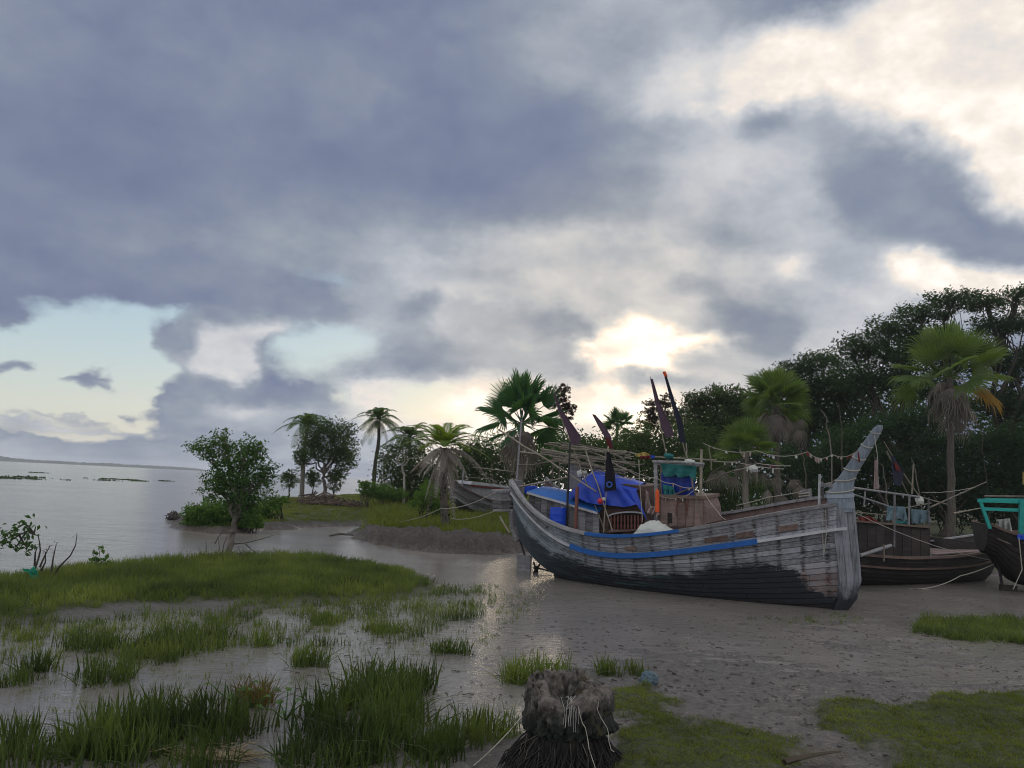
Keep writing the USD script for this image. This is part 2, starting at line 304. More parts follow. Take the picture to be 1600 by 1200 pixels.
# ---------------------------------------------------------------- materials
def M_mud():
    g = G(); pos = g('geometry', 'position'); z = Ref(g('separate_xyz', 'z', vector=pos))
    gr = g('attribute', 'fac', attribute='grassy')
    n = g.noise(pos, 1.3, 6, .6); n2 = g.noise(pos, 14, 5, .65); st = g.noise(g.mapping(pos, scale=(1.0, 3.2, 1)), 5.5, 5, .62)
    wet = g.mr(g.math('multiply_add', g.math('subtract', n, .5), .16, z), -.02, .22)
    mud = g.ramp(g.math('add', g.math('multiply', n2, .5), g.math('multiply', st, .5)), [(.25, (.040, .034, .029)), (.46, (.088, .080, .073)), (.60, (.142, .129, .119)), (.8, (.21, .192, .178))])
    mud = g.mix(wet, g.mix(.5, mud, (.060, .056, .053)), mud); clay = g.ramp(n2, [(.3, (.022, .017, .014)), (.55, (.055, .045, .038)), (.8, (.10, .085, .072))]); mud = g.mix(g('attribute', 'fac', attribute='clay'), mud, clay)
    soil = g.ramp(n2, [(.3, (.030, .030, .014)), (.55, (.055, .068, .022)), (.75, (.085, .095, .038))])
    col = g.mix(gr, mud, soil)
    rough = g.mixf(gr, g.mr(wet, 0, 1, .26, .62), .85)
    hgt = g.math('add', g.math('multiply', st, .9), g.math('multiply', n2, .4))
    b = g('bump', 'normal', height=hgt, strength=1.0, distance=.10)
    return g.done('wet_mud', g('principled_bsdf', 'BSDF', base_color=col, roughness=rough, normal=b, specular_ior_level=.5))
def M_water():
    g = G(); pos = g('geometry', 'position'); s = g('separate_xyz', 'y', vector=pos); nm = s.split('.')[0]; Y, X = Ref(nm + '.y'), Ref(nm + '.x')
    open_ = g.math('maximum', g.mr(Y, 14, 32), g.mr(X, -6, -12))
    a = g.noise(g.mapping(pos, scale=(.55, 1.0, 1), rot=(0, 0, .2)), 1.1, 5, .6, dist=.3); b_ = g.noise(g.mapping(pos, scale=(.6, 1.25, 1), rot=(0, 0, -.15)), 6.0, 4, .6); far = g.noise(g.mapping(pos, scale=(.3, 1.0, 1)), .12, 4, .6)
    h = g.math('add', g.math('multiply', a, g.mr(open_, 0, 1, .15, 1.0)), g.math('multiply', b_, .26))
    bmp = g('bump', 'normal', height=h, strength=g.mr(open_, 0, 1, .45, .6), distance=.12)
    silt = g.noise(pos, .5, 5, .6)
    col = g.ramp(g.math('multiply_add', g.math('subtract', silt, .5), .9, .5), [(.2, (.060, .056, .052)), (.5, (.090, .083, .076)), (.8, (.125, .114, .102))])
    rough = g.math('multiply_add', far, .12, g.mr(open_, 0, 1, .07, .10))
    return g.done('silty_water', g('principled_bsdf', 'BSDF', base_color=col, roughness=rough, ior=1.33, normal=bmp))
MUD, WATER = M_mud(), M_water()
HAZE = .00022

# ---------------------------------------------------------------- the setting
def polar(r0, r1, nr, dth):
    th = np.radians(np.concatenate([np.arange(-180, -38, 5.917), np.arange(-38, 38, dth), np.arange(38, 180.1, 6.0)]))
    r = np.concatenate([[.02], np.geomspace(r0, 4, 14, endpoint=False), np.geomspace(4, 46, 560, endpoint=False), np.geomspace(46, r1, nr)])
    T, Rr = np.meshgrid(th, r); return Rr * np.sin(T), Rr * np.cos(T)
gx, gy = polar(1.2, 3700, 110, .18)
gz = height(gx, gy)
gz = np.where(np.hypot(gx, gy) > 500, -1.0, gz)
mb = MB().grid(np.stack([gx, gy, gz], -1)[:, ::-1]); v, f = mb.arr()
gm = usdkit.mesh(stage, '/World/ground', trimesh.Trimesh(v, f, process=False), MUD, True)
UsdGeom.PrimvarsAPI(gm).CreatePrimvar('clay', Sdf.ValueTypeNames.FloatArray, 'vertex').Set(Vt.FloatArray.FromNumpy(sm(SD['far'](v[:, 0], v[:, 1]), -1.0, .1).astype(np.float32)))
UsdGeom.PrimvarsAPI(gm).CreatePrimvar('grassy', Sdf.ValueTypeNames.FloatArray, 'vertex').Set(Vt.FloatArray.FromNumpy(grassy(v[:, 0], v[:, 1]).astype(np.float32)))
tag(gm.GetPrim(), 'wet grey mud and grassy banks around the tidal creek', 'ground', kind='structure')
w = MB(); R_ = 3800.0; k = np.linspace(0, 2 * np.pi, 65)[:-1]
w.add(np.vstack([[0, 0, 0]] + [[R_ * math.cos(a), R_ * math.sin(a), 0] for a in k]), [[0, i + 1, (i + 1) % 64 + 1] for i in range(64)])
wm = usdkit.mesh(stage, '/World/river', trimesh.Trimesh(*w.arr(), process=False), WATER); tag(wm.GetPrim(), 'wide silty river with a shallow flooded edge and creek', 'water', kind='structure')

# far shore: a low wooded bank over the river
def far_shore():
    g = G(); pos = g('geometry', 'position'); n = g.noise(pos, .05, 5, .7)
    mat = g.done('far_wood', g('principled_bsdf', 'BSDF', base_color=g.ramp(n, [(.3, (.02, .03, .018)), (.7, (.05, .07, .035))]), roughness=.9))
    a = np.radians(np.linspace(-60, azel(326, 735)[0], 500)); n = len(a)
    h = .55 * (8 + 7 * fb(a * 400, 0, 0, 4, 3) + 7 * fb(a * 60, 0, 2, 3, 4)) * np.clip((a[-1] - a) / math.radians(1.2), 0, 1) ** .6
    h += 6 * np.exp(-((a - math.radians(azel(-60, 715)[0])) / math.radians(2.4)) ** 4)
    rows = []
    for dr, k_ in ((0, -.05), (8, .45), (25, .85), (50, 1.0), (120, .9), (220, -.05)):
        rr = 2500 + dr; rows.append(np.stack([rr * np.sin(a), rr * np.cos(a), h * k_ - .5 * (k_ < 0)], -1))
    solo('far_shore', MB().grid(np.array(rows)[::-1]), mat, 'low wooded shore far across the river on the left horizon', 'shore', kind='stuff', smooth=True)
far_shore()

# thin evening haze over the whole place
hg = G(); hm = hg.done('haze_air', volume=hg('principled_volume', 'volume', color=(.80, .86, .96), density=HAZE, anisotropy=.2))
hz_ = trimesh.creation.box((7900, 7900, 34)); hz_.apply_translation((0, 0, 15.0)); tag(usdkit.mesh(stage, '/World/haze', hz_, hm).GetPrim(), 'thin evening haze in the air', 'haze', kind='stuff')

# ---------------------------------------------------------------- grass
def M_leaf(name, stops, trans=.35, rough=.5, scale=2.0, warm=(1.0, .95, .35), spread=1.0):
    g = G(); pos = g('geometry', 'position'); rnd = g('geometry', 'random_per_island'); n = g.noise(pos, scale, 3, .6)
    big = g.noise(pos, scale * .3, 4, .6); fac = g.math('add', g.math('multiply', rnd, .48), g.math('add', g.math('multiply', n, .32), g.math('multiply_add', g.math('subtract', big, .5), .75, .10)))
    col = g.ramp(g.math('multiply_add', fac, spread, .5 - .5 * spread + .16 * (spread > 1)), stops)
    p = g('principled_bsdf', 'BSDF', base_color=col, roughness=rough, specular_ior_level=.35)
    t = g('translucent_bsdf', 'BSDF', color=g.vmath('multiply', col, tuple(2.2 * x for x in warm)))
    return g.done(name, g('mix_closure', 'closure', fac=trans, closure1=p, closure2=t))
GRASS = M_leaf('marsh_grass_leaf', [(.14, (.032, .052, .018)), (.38, (.088, .124, .036)), (.58, (.150, .186, .058)), (.74, (.22, .235, .09)), (.86, (.32, .28, .14))], .5, spread=1.35)
REED = M_leaf('tall_grass_leaf', [(.14, (.018, .032, .011)), (.38, (.052, .080, .024)), (.58, (.110, .140, .044)), (.74, (.21, .21, .09)), (.86, (.36, .31, .17))], .45, spread=1.45)
TURFM = M_leaf('turf_leaf', [(.15, (.06, .078, .016)), (.42, (.13, .16, .028)), (.66, (.19, .215, .045)), (.88, (.27, .25, .09))], .45)
def blades(n, h, spread, w, lean, seed, seg=3, curl=.25):
    """n grass blades around the origin"""
    r = np.random.default_rng(seed); m = MB()
    for _ in range(n):
        a, d = r.uniform(0, 6.283), spread * math.sqrt(r.uniform()); b = np.array([d * math.cos(a), d * math.sin(a), -.03])
        L = h * r.uniform(.55, 1.1); az = r.uniform(0, 6.283); ln = abs(r.normal(0, lean)); cu = r.uniform(.2, 1) * curl; bent = r.uniform() < .14; ln, cu = (r.uniform(.4, 1.1), .7) if bent else (ln, cu); ww = w * r.uniform(.6, 1.2)
        dirh = np.array([math.cos(az), math.sin(az), 0]); fa = r.uniform(0, 6.283); side = np.array([math.cos(fa), math.sin(fa), 0])
        t = np.linspace(0, 1, seg + 1); p = b + np.outer(t * L, [0, 0, 1]) + np.outer(t * L * ln + t ** 2.2 * L * cu, dirh); p[:, 2] -= t ** 2.4 * L * cu * .35
        wd = ww * np.array([.8, 1.0, .75, .5])[:seg + 1] if seg == 3 else ww * np.linspace(1, .4, seg + 1)
        wd[-1] = ww * .06
        v = np.stack([p - np.outer(wd / 2, side), p + np.outer(wd / 2, side)], 1).reshape(-1, 3)
        i = np.arange(seg) * 2; m.add(v, np.stack([i, i + 1, i + 3, i + 2], -1))
    return m
def inst(path, protos, mat, P, idx, scale, rot, label, cat, smooth=False):
    """one PointInstancer that scatters the proto meshes"""
    pi = UsdGeom.PointInstancer.Define(stage, path); tg = []
    for k, mb in enumerate(protos):
        q = f"{path}/tuft_{k:03d}" if k else f"{path}/tuft"; v, f = mb.arr(); usdkit.mesh(stage, q, trimesh.Trimesh(v, f, process=False), mat, smooth); tg.append(q)
    pi.CreatePrototypesRel().SetTargets(tg); pi.CreateProtoIndicesAttr(Vt.IntArray.FromNumpy(np.asarray(idx, np.int32)))
    pi.CreatePositionsAttr(Vt.Vec3fArray.FromNumpy(np.asarray(P, np.float32)))
    s = np.asarray(scale, np.float32); s = np.repeat(s[:, None], 3, 1) if s.ndim == 1 else s
    pi.CreateScalesAttr(Vt.Vec3fArray.FromNumpy(s))
    pi.CreateOrientationsAttr(Vt.QuathArray([Gf.Quath(float(math.cos(a / 2)), 0, 0, float(math.sin(a / 2))) for a in rot]))
    tag(pi.GetPrim(), label, cat, kind='stuff')
def scatter(poly, per_m2, r):
    pg = Polygon(poly).buffer(0); x0, y0, x1, y1 = pg.bounds; n = int((x1 - x0) * (y1 - y0) * per_m2)
    p = np.stack([r.uniform(x0, x1, n), r.uniform(y0, y1, n)], 1); return p[shapely.contains_xy(pg, p[:, 0], p[:, 1])]
def put_grass(name, sets, protos, mat, label, seed):
    """sets: list of (points, size)"""
    r = np.random.default_rng(seed); P = np.vstack([p for p, _ in sets]); S = np.concatenate([np.broadcast_to(s, len(p)) for p, s in sets])
    z = height(P[:, 0], P[:, 1]); n = len(P)
    inst('/World/' + name, protos, mat, np.column_stack([P, z]), r.integers(0, len(protos), n), S * r.uniform(.6, 1.2, n), r.uniform(0, 6.283, n), label, 'grass')
def clump(px, py, rx, ry, dens, r, z=0.0):
    c = gp(px, py, z); a = abs(gp(px + rx, py, z)[0] - c[0]); b = abs(gp(px, py - ry, z)[1] - gp(px, py + ry, z)[1]) / 2
    n = int(math.pi * a * b * dens) + 3; t = r.uniform(0, 6.283, n); d = np.sqrt(r.uniform(0, 1, n)) * r.uniform(.7, 1.05, n)
    return np.stack([c[0] + a * d * np.cos(t), c[1] + b * d * np.sin(t)], 1)
r = np.random.default_rng(11)
bp = scatter(BANK, 75, r); bp = bp[(grassy(bp[:, 0], bp[:, 1]) > .35) & (bp[:, 0] > -22)]
put_grass('marsh_grass', [(bp, np.clip(.35 + 1.15 * fb(bp[:, 0] * .7, bp[:, 1] * .7, 2.2, 4, 21) ** 1.3, .3, 1.1) * (.55 + .45 * sm(SD['bank'](bp[:, 0], bp[:, 1]), 0, .8)))], [blades(13, .34, .13, .017, .22, s) for s in range(6)], GRASS, 'dense green marsh grass covering the near bank beside the river', 3)
FLOOD = gpoly([(-200, 985), (60, 965), (320, 950), (520, 940), (690, 915), (780, 925), (760, 960), (640, 1000), (560, 1010), (380, 1010), (300, 1030), (100, 1050), (-200, 1090)])
fp = scatter(FLOOD, 42, r); nn = fb(fp[:, 0] * .9, fp[:, 1] * .9, 3.3, 4, 9); fp = fp[(nn > .47) & (fp[:, 0] > -16)]
sparse = scatter(gpoly([(-100, 1000), (400, 960), (740, 910), (860, 930), (780, 1000), (560, 1075), (200, 1110), (-100, 1150)]), 40, r)
put_grass('flooded_grass', [(fp, .82), (sparse, r.uniform(.18, .5, len(sparse)))], [blades(8, .30, .12, .015, .22, s + 20) for s in range(5)], GRASS, 'thin grass standing in the shallow flooded mud', 4)
tall = [(clump(*a, 46, r), s) for *a, s in ((270, 1150, 150, 40, 1.0), (200, 1160, 90, 50, .95), (570, 1130, 105, 55, 1.0), (600, 1080, 75, 25, 1.0), (745, 1150, 60, 22, .8), (690, 1175, 60, 25, .8), (60, 1185, 80, 30, .9), (500, 1185, 90, 30, .9), (40, 1160, 40, 15, .8), (170, 1060, 52, 14, .85), (30, 1060, 45, 22, .7), (290, 1005, 85, 20, .75), (240, 1030, 50, 15, .7), (140, 1010, 60, 14, .7), (620, 1190, 80, 30, .8), (320, 1195, 60, 30, .7))]
put_grass('tall_marsh_grass', tall, [blades(12, .41, .14, .021, .11, s + 40, curl=.18) for s in range(6)], REED, 'tall dark marsh grass growing in thick clumps at the front left', 5)
CLUMPS = [((480, 1040, 30, 7), .9, 'small clump of upright green grass standing alone in the flood'), ((410, 1008, 14, 5), .8, 'narrow tuft of dark grass in the flood, left of the small upright clump'),
          ((835, 1064, 62, 10), .85, 'row of bright green grass standing in water right behind the hollow stump'), ((950, 1058, 18, 6), .6, 'short green tuft of grass just right of the hollow stump'), ((990, 1058, 12, 4), .5, 'tiny tuft of grass beside the blue plastic bag'),
          ((700, 1020, 30, 6), .6, 'thin brownish grass tuft alone in the middle of the flooded mud'), ((600, 985, 40, 6), .5, 'low bright tuft at the right edge of the flooded grass'), ((510, 972, 34, 7), .55, 'low green tuft in the flood below the grass bank')]
for k, (a, s, lab) in enumerate(CLUMPS):
    rr = np.random.default_rng(60 + k); P = clump(*a, 90, rr); m = MB()
    for i, (x, y) in enumerate(P):
        b = blades(9, .46 * s * rr.uniform(.7, 1.15), .09, .018, .14, 1000 * k + i); v_, f_ = b.arr(); m.add(v_ + (x, y, float(height([x], [y])[0])), f_)
    solo('grass_clump', m, GRASS if k != 5 else REED, lab, 'grass clump', 'grass clumps standing in the flood')
tp = [scatter(list(Polygon(p).buffer(0).buffer(.35).exterior.coords), 420, r) for p in (TURF1, TURF2, TURF3)]; tp = np.vstack(tp); tb_ = fb(tp[:, 0] * 2.5, tp[:, 1] * 2.5, 6.6, 4, 33); tp = tp[(grassy(tp[:, 0], tp[:, 1]) > r.uniform(.1, .9, len(tp)) + np.clip(.46 - tb_, 0, 1) * 3) & (tp[:, 0] < 9) & (tp[:, 1] > 3.5)]
put_grass('short_turf', [(tp, r.uniform(.5, 1.2, len(tp)))], [blades(12, .075, .055, .007, .6, s + 70) for s in range(5)], TURFM, 'short yellowish green turf on the mud at the front right', 6)
ep = scatter(gpoly([(1425, 985), (1440, 966), (1600, 966), (1750, 972), (1750, 1015), (1600, 1003), (1500, 998)], .05), 90, r)
ep2 = scatter(gpoly([(1150, 968), (1200, 958), (1345, 958), (1360, 975), (1250, 978)], .02), 14, r)
put_grass('edge_grass', [(ep, .8), (ep2, .4)], [blades(12, .30, .12, .015, .25, s + 90) for s in range(4)], GRASS, 'fresh green grass at the right edge below the boats', 7)
lp = scatter(gpoly([(290, 815), (420, 818), (560, 815), (700, 845), (800, 850), (860, 845), (860, 775), (640, 770), (540, 771), (440, 776), (345, 790), (300, 800)], .45), 9, r)
lp = lp[grassy(lp[:, 0], lp[:, 1]) > .5]; px_ = np.array([topx((x, y, .4))[0] for x, y in lp])
hh = np.where(px_ > 590, r.uniform(1.0, 2.6, len(lp)), r.uniform(.3, .7, len(lp)))
put_grass('bank_grass', [(lp, hh)], [blades(22, .28, .30, .03, .3, s + 110, 2) for s in range(5)], TURFM, 'green grass on the far bank under the palms', 8)

# ---------------------------------------------------------------- boats
class Frame:
    def __init__(s, O, D, heel=0.0, trim=0.0):
        d = np.asarray(D, float) - O; d[2] = 0; ax = unit(d); ay = np.cross([0, 0, 1.0], ax); az = np.array([0, 0, 1.0])
        ay, az = ay * math.cos(heel) + az * math.sin(heel), az * math.cos(heel) - ay * math.sin(heel)
        ax, az = ax * math.cos(trim) + az * math.sin(trim), az * math.cos(trim) - ax * math.sin(trim)
        s.O, s.R = np.asarray(O, float), np.stack([ax, ay, az], 1); s.L = np.linalg.norm(d)
        s.M = np.eye(4); s.M[:3, :3] = s.R; s.M[:3, 3] = s.O
    def world(s, p): return np.asarray(p, float) @ s.R.T + s.O
    def loc(s, px, py, yl=0.0):
        """the point of the boat's plane y = yl (a number, or a function of x) that stands at this place of the photograph"""
        o = (EYEP - s.O) @ s.R; d = ray(px, py) @ s.R; y = yl if not callable(yl) else yl(s.L / 2)
        for _ in range(30):
            t = (y - o[1]) / d[1]; p = o + d * t
            if not callable(yl): break
            y = .5 * y + .5 * yl(p[0])
        return p
    def curve(s, pts, yl): return np.array([s.loc(x, y, yl) for x, y in pts])
def interp(P, col=2):
    P = P[np.argsort(P[:, 0])]; return lambda x: np.interp(x, P[:, 0], P[:, col])
def smooth_curve(P, n=60):
    """resampled and eased curve through P, ordered along x"""
    t = np.linspace(P[0, 0], P[-1, 0], n); k = 5
    z = np.interp(t, P[:, 0], P[:, 2]); zz = np.concatenate([[2 * z[0] - z[q] for q in range(k, 0, -1)], z, [2 * z[-1] - z[-1 - q] for q in range(1, k + 1)]])
    z = np.convolve(zz, np.ones(2 * k + 1) / (2 * k + 1), 'valid'); return lambda x: np.interp(x, t, z)
def M_wood(name, cols, rough=.75, stretch=(.6, 6, 6), dark=.5, bump=.5):
    """weathered timber; cols: three tones from dark to light"""
    g = G(); p = g('texture_coordinate', 'object'); rnd = g('object_info', 'random')
    q = g.vmath('add', g.mapping(p, scale=stretch), g('combine_xyz', 'vector', x=g.math('multiply', rnd, 37.0), y=g.math('multiply', rnd, 11.0), z=0.0))
    n = g.noise(q, 3.0, 6, .65); n2 = g.noise(p, 2.2, 5, .65)
    f = g.math('add', g.math('multiply', n, .6), g.math('multiply_add', rnd, .3, g.math('multiply', n2, .25)))
    c = g.ramp(f, [(.35, cols[0]), (.55, cols[1]), (.8, cols[2])])
    st = g.mr(g.noise(g.mapping(p, scale=(9, 9, 1.2)), 1.6, 5, .7), .52, .72, 0, dark)
    c = g.mix(st, c, tuple(.25 * x for x in cols[0]))
    b = g('bump', 'normal', height=n, strength=bump, distance=.012)
    return g.done(name, g('principled_bsdf', 'BSDF', base_color=c, roughness=rough, normal=b, specular_ior_level=.3))
def M_stem():
    g = G(); p = g('texture_coordinate', 'object'); Z = Ref(g('separate_xyz', 'z', vector=p)); rnd = g('object_info', 'random'); n = g.noise(g.mapping(p, scale=(7, 7, .6)), 3, 6, .68); bl = g.noise(p, 3, 5, .65)
    c = g.ramp(g.math('add', g.math('multiply', n, .6), g.math('multiply_add', rnd, .12, g.math('multiply', bl, .3))), [(.34, (.045, .045, .05)), (.48, (.135, .145, .165)), (.62, (.215, .23, .26)), (.8, (.31, .33, .37))])
    c = g.mix(g.mr(g.math('multiply_add', g.math('subtract', bl, .5), 1.1, Z), .56, .30), c, (.022, .026, .034)); b = g('bump', 'normal', height=n, strength=.6, distance=.014)
    return g.done('stem_timber', g('principled_bsdf', 'BSDF', base_color=c, roughness=.75, normal=b, specular_ior_level=.3))
def M_plain(name, col, rough=.5, var=.25, scale=6.0, metal=0.0, trans=0.0):
    g = G(); p = g('texture_coordinate', 'object'); n = g.noise(p, scale, 5, .6); rnd = g('object_info', 'random')
    f = g.math('multiply_add', g.math('subtract', n, .5), 2.2 * var, g.math('multiply_add', g.math('subtract', rnd, .5), var, 1.0))
    c = g.vmath('scale', tuple(col), scale=f)
    b = g('bump', 'normal', height=n, strength=.25, distance=.01)
    s = g('principled_bsdf', 'BSDF', base_color=c, roughness=rough, metallic=metal, normal=b, specular_ior_level=.35)
    if trans: s = g('mix_closure', 'closure', fac=trans, closure1=s, closure2=g('translucent_bsdf', 'BSDF', color=c))
    return g.done(name, s)
def M_net(name, col, scale=60.0, hole=.5):
    """loose net: threads with gaps between"""
    g = G(); p = g('texture_coordinate', 'object'); v = g('voronoi_texture', 'distance', feature='distance_to_edge', vector=p, scale=scale)
    n = g.noise(p, 5, 4, .6); k = g.math('less_than', v, g.math('multiply_add', n, .5, hole - .25))
    c = g.vmath('scale', tuple(col), scale=g.math('add', n, .6))
    d = g('mix_closure', 'closure', fac=.35, closure1=g('principled_bsdf', 'BSDF', base_color=c, roughness=.8), closure2=g('translucent_bsdf', 'BSDF', color=c))
    return g.done(name, g('mix_closure', 'closure', fac=k, closure1=g('transparent_bsdf', 'BSDF', color=(1, 1, 1)), closure2=d))
W_GREY = M_wood('grey_timber', [(.055, .052, .054), (.15, .15, .16), (.30, .30, .32)])
W_BROWN = M_wood('brown_timber', [(.035, .022, .018), (.085, .055, .045), (.16, .115, .095)])
W_PINK = M_wood('reddish_timber', [(.07, .045, .04), (.15, .105, .095), (.24, .18, .165)])
W_DARK = M_wood('tarred_timber', [(.006, .005, .005), (.016, .013, .013), (.045, .036, .032)], rough=.6)
W_STEM = M_wood('pale_stem_timber', [(.10, .11, .13), (.24, .26, .30), (.36, .38, .43)], stretch=(6, 6, .5), dark=.35)
STEMM = M_stem()
W_HORN = M_wood('blue_grey_timber', [(.13, .155, .19), (.23, .27, .32), (.32, .36, .42)], stretch=(6, 6, .5), dark=.25, bump=.25)
W_DECK = M_wood('deck_timber', [(.05, .04, .035), (.11, .09, .08), (.2, .17, .15)])
BLUEP = M_plain('blue_paint', (.012, .085, .30), .5, .35); WHITEP = M_plain('worn_white_paint', (.36, .37, .40), .6, .4); TEALP = M_plain('turquoise_paint', (.012, .26, .235), .5, .3); RUST = M_plain('rusty_iron', (.075, .032, .022), .8, .5)
BAMBOO = M_wood('bamboo', [(.07, .06, .05), (.17, .15, .12), (.29, .26, .21)], stretch=(1, 1, 1), dark=.4); ROPE = M_plain('pale_rope', (.33, .31, .27), .9, .3, 30); IRON = M_plain('dark_iron', (.02, .02, .022), .5, .3)
TARP = M_plain('blue_tarpaulin', (.012, .040, .30), .45, .5, 5); BLUEPL = M_plain('blue_plastic', (.006, .05, .42), .35, .12, 3)
def barc(mb, P, w, h, N=None):
    """a squared rail of width w (sideways) and height h along the points P"""
    P = np.asarray(P, float); t = np.gradient(P, axis=0); t /= np.linalg.norm(t, axis=1, keepdims=True); sd = np.cross(t, [0, 0, 1.0]); sd /= np.linalg.norm(sd, axis=1, keepdims=True); up = np.cross(sd, t)
    ring = np.stack([P + sd * a * w / 2 + up * b * h / 2 for a, b in ((-1, -1), (1, -1), (1, 1), (-1, 1))], 1); m = len(P); i = np.arange(m - 1)[:, None] * 4 + np.arange(4)[None]; j = np.arange(m - 1)[:, None] * 4 + (np.arange(4)[None] + 1) % 4
    mb.add(ring.reshape(-1, 3), np.vstack([np.stack([i, j, j + 4, i + 4], -1).reshape(-1, 4), [[0, 3, 2, 1]], [[4 * m - 4, 4 * m - 3, 4 * m - 2, 4 * m - 1]]])); return mb
class Hull:
    """surface of one side: w = 0 at the bilge, 1 at the gunwale"""
    def __init__(s, zs, zb, B, Bb, xa, xb, bulge=.62): s.zs, s.zb, s.B, s.Bb, s.xa, s.xb, s.p = zs, zb, B, Bb, xa, xb, bulge
    def P(s, x, w, side=-1, out=0.0):
        x, w = np.broadcast_arrays(np.asarray(x, float), np.asarray(w, float)); b, bb = s.B(x), s.Bb(x)
        return np.stack([x, side * (bb + (b - bb) * np.clip(w, 0, 1) ** s.p + out), s.zb(x) + (s.zs(x) - s.zb(x)) * w], -1)
def planking(T, H, levels, mat, r, side=-1, length=3.0, thick=.045, name='plank', n0=0):
    """strakes between the levels (functions of x giving w), each of several planks, each its own part"""
    for k in range(len(levels) - 1):
        x0, x1 = H.xa, H.xb; cuts = [x0]; c = x0 + r.uniform(.5, 1) * length
        while c < x1 - .5: cuts.append(c); c += length * r.uniform(.75, 1.3)
        cuts.append(x1)
        for a, b in zip(cuts[:-1], cuts[1:]):
            n = max(4, int((b - a) / .25) + 1); x = np.linspace(a + (.004 if a > x0 else 0), b - (.004 if b < x1 else 0), n); g_ = .012
            lo, hi = levels[k](x), levels[k + 1](x); hgt = np.maximum(H.zs(x) - H.zb(x), .2)
            w = np.stack([lo + g_ / hgt / 2 + (hi - lo) * q - (g_ / hgt) * q for q in (0, .5, 1)], 1); off = r.uniform(-.006, .006)
            G_ = H.P(np.repeat(x[:, None], 3, 1), w, side, off + np.array([.004, .0, -.006])[None]); N = np.zeros_like(G_); N[..., 1] = side
            G_ -= N * thick / 2; T.part(name, slab(G_, N, thick) if side < 0 else slab(G_[::-1], N, thick), mat)

# ---- the main fishing boat
Bf, Sk = gp(1325, 955, -.03), gp(845, 897, -.03)
F1 = Frame(Sk, Bf, heel=math.radians(4.4)); L1 = F1.L
tab = lambda *p: (lambda x, a=np.array(p, float): np.interp(x, a[:, 0], a[:, 1]))
B1 = tab((-1.3, .55), (-.6, .85), (0, 1.08), (1, 1.32), (2.2, 1.47), (3.6, 1.52), (5, 1.42), (6.2, 1.15), (L1 - .9, .72), (L1 - .3, .36), (L1 + .2, .24))
Bb1 = tab((-1.3, .22), (-.6, .32), (0, .42), (1, .68), (2.2, .86), (3.6, .92), (5, .86), (6.2, .64), (L1 - .9, .36), (L1 - .3, .18), (L1 + .2, .14))
sheer = F1.curve([(797, 751), (803, 767), (812, 780), (827, 797), (854, 817), (886, 829), (917, 837), (951, 841), (996, 839), (1052, 833), (1120, 822), (1165, 813), (1250, 798), (1287, 792), (1306, 790)], lambda x: -float(B1(x)))
bott = F1.curve([(797, 822), (812, 852), (832, 874), (857, 895), (886, 908), (929, 919), (985, 927), (1052, 938), (1120, 946), (1200, 951), (1300, 954), (1322, 953)], lambda x: -float(Bb1(x)))
zs1, zb1 = smooth_curve(sheer), smooth_curve(bott)
X0, X1 = float(sheer[0, 0]) + .02, float(sheer[-1, 0])
H1 = Hull(zs1, lambda x: np.minimum(zb1(x), zs1(x) - .35), B1, Bb1, X0, X1)
wale_px = F1.curve([(799, 770), (832, 821), (868, 846), (888, 857), (922, 869), (974, 872), (1030, 866), (1120, 855), (1180, 846), (1250, 836), (1322, 825)], lambda x: -float(B1(x)) + .03)
wale_z = smooth_curve(wale_px, 40); ww1 = lambda x: np.clip((wale_z(x) - H1.zb(x)) / (zs1(x) - H1.zb(x)), .3, .93)
paint_px = F1.curve([(800, 782), (832, 838), (862, 862), (905, 876), (951, 889), (985, 897), (1085, 894), (1110, 882), (1193, 876), (1240, 889), (1252, 905), (1290, 930), (1320, 936)], lambda x: -.5 * float(B1(x) + Bb1(x)))
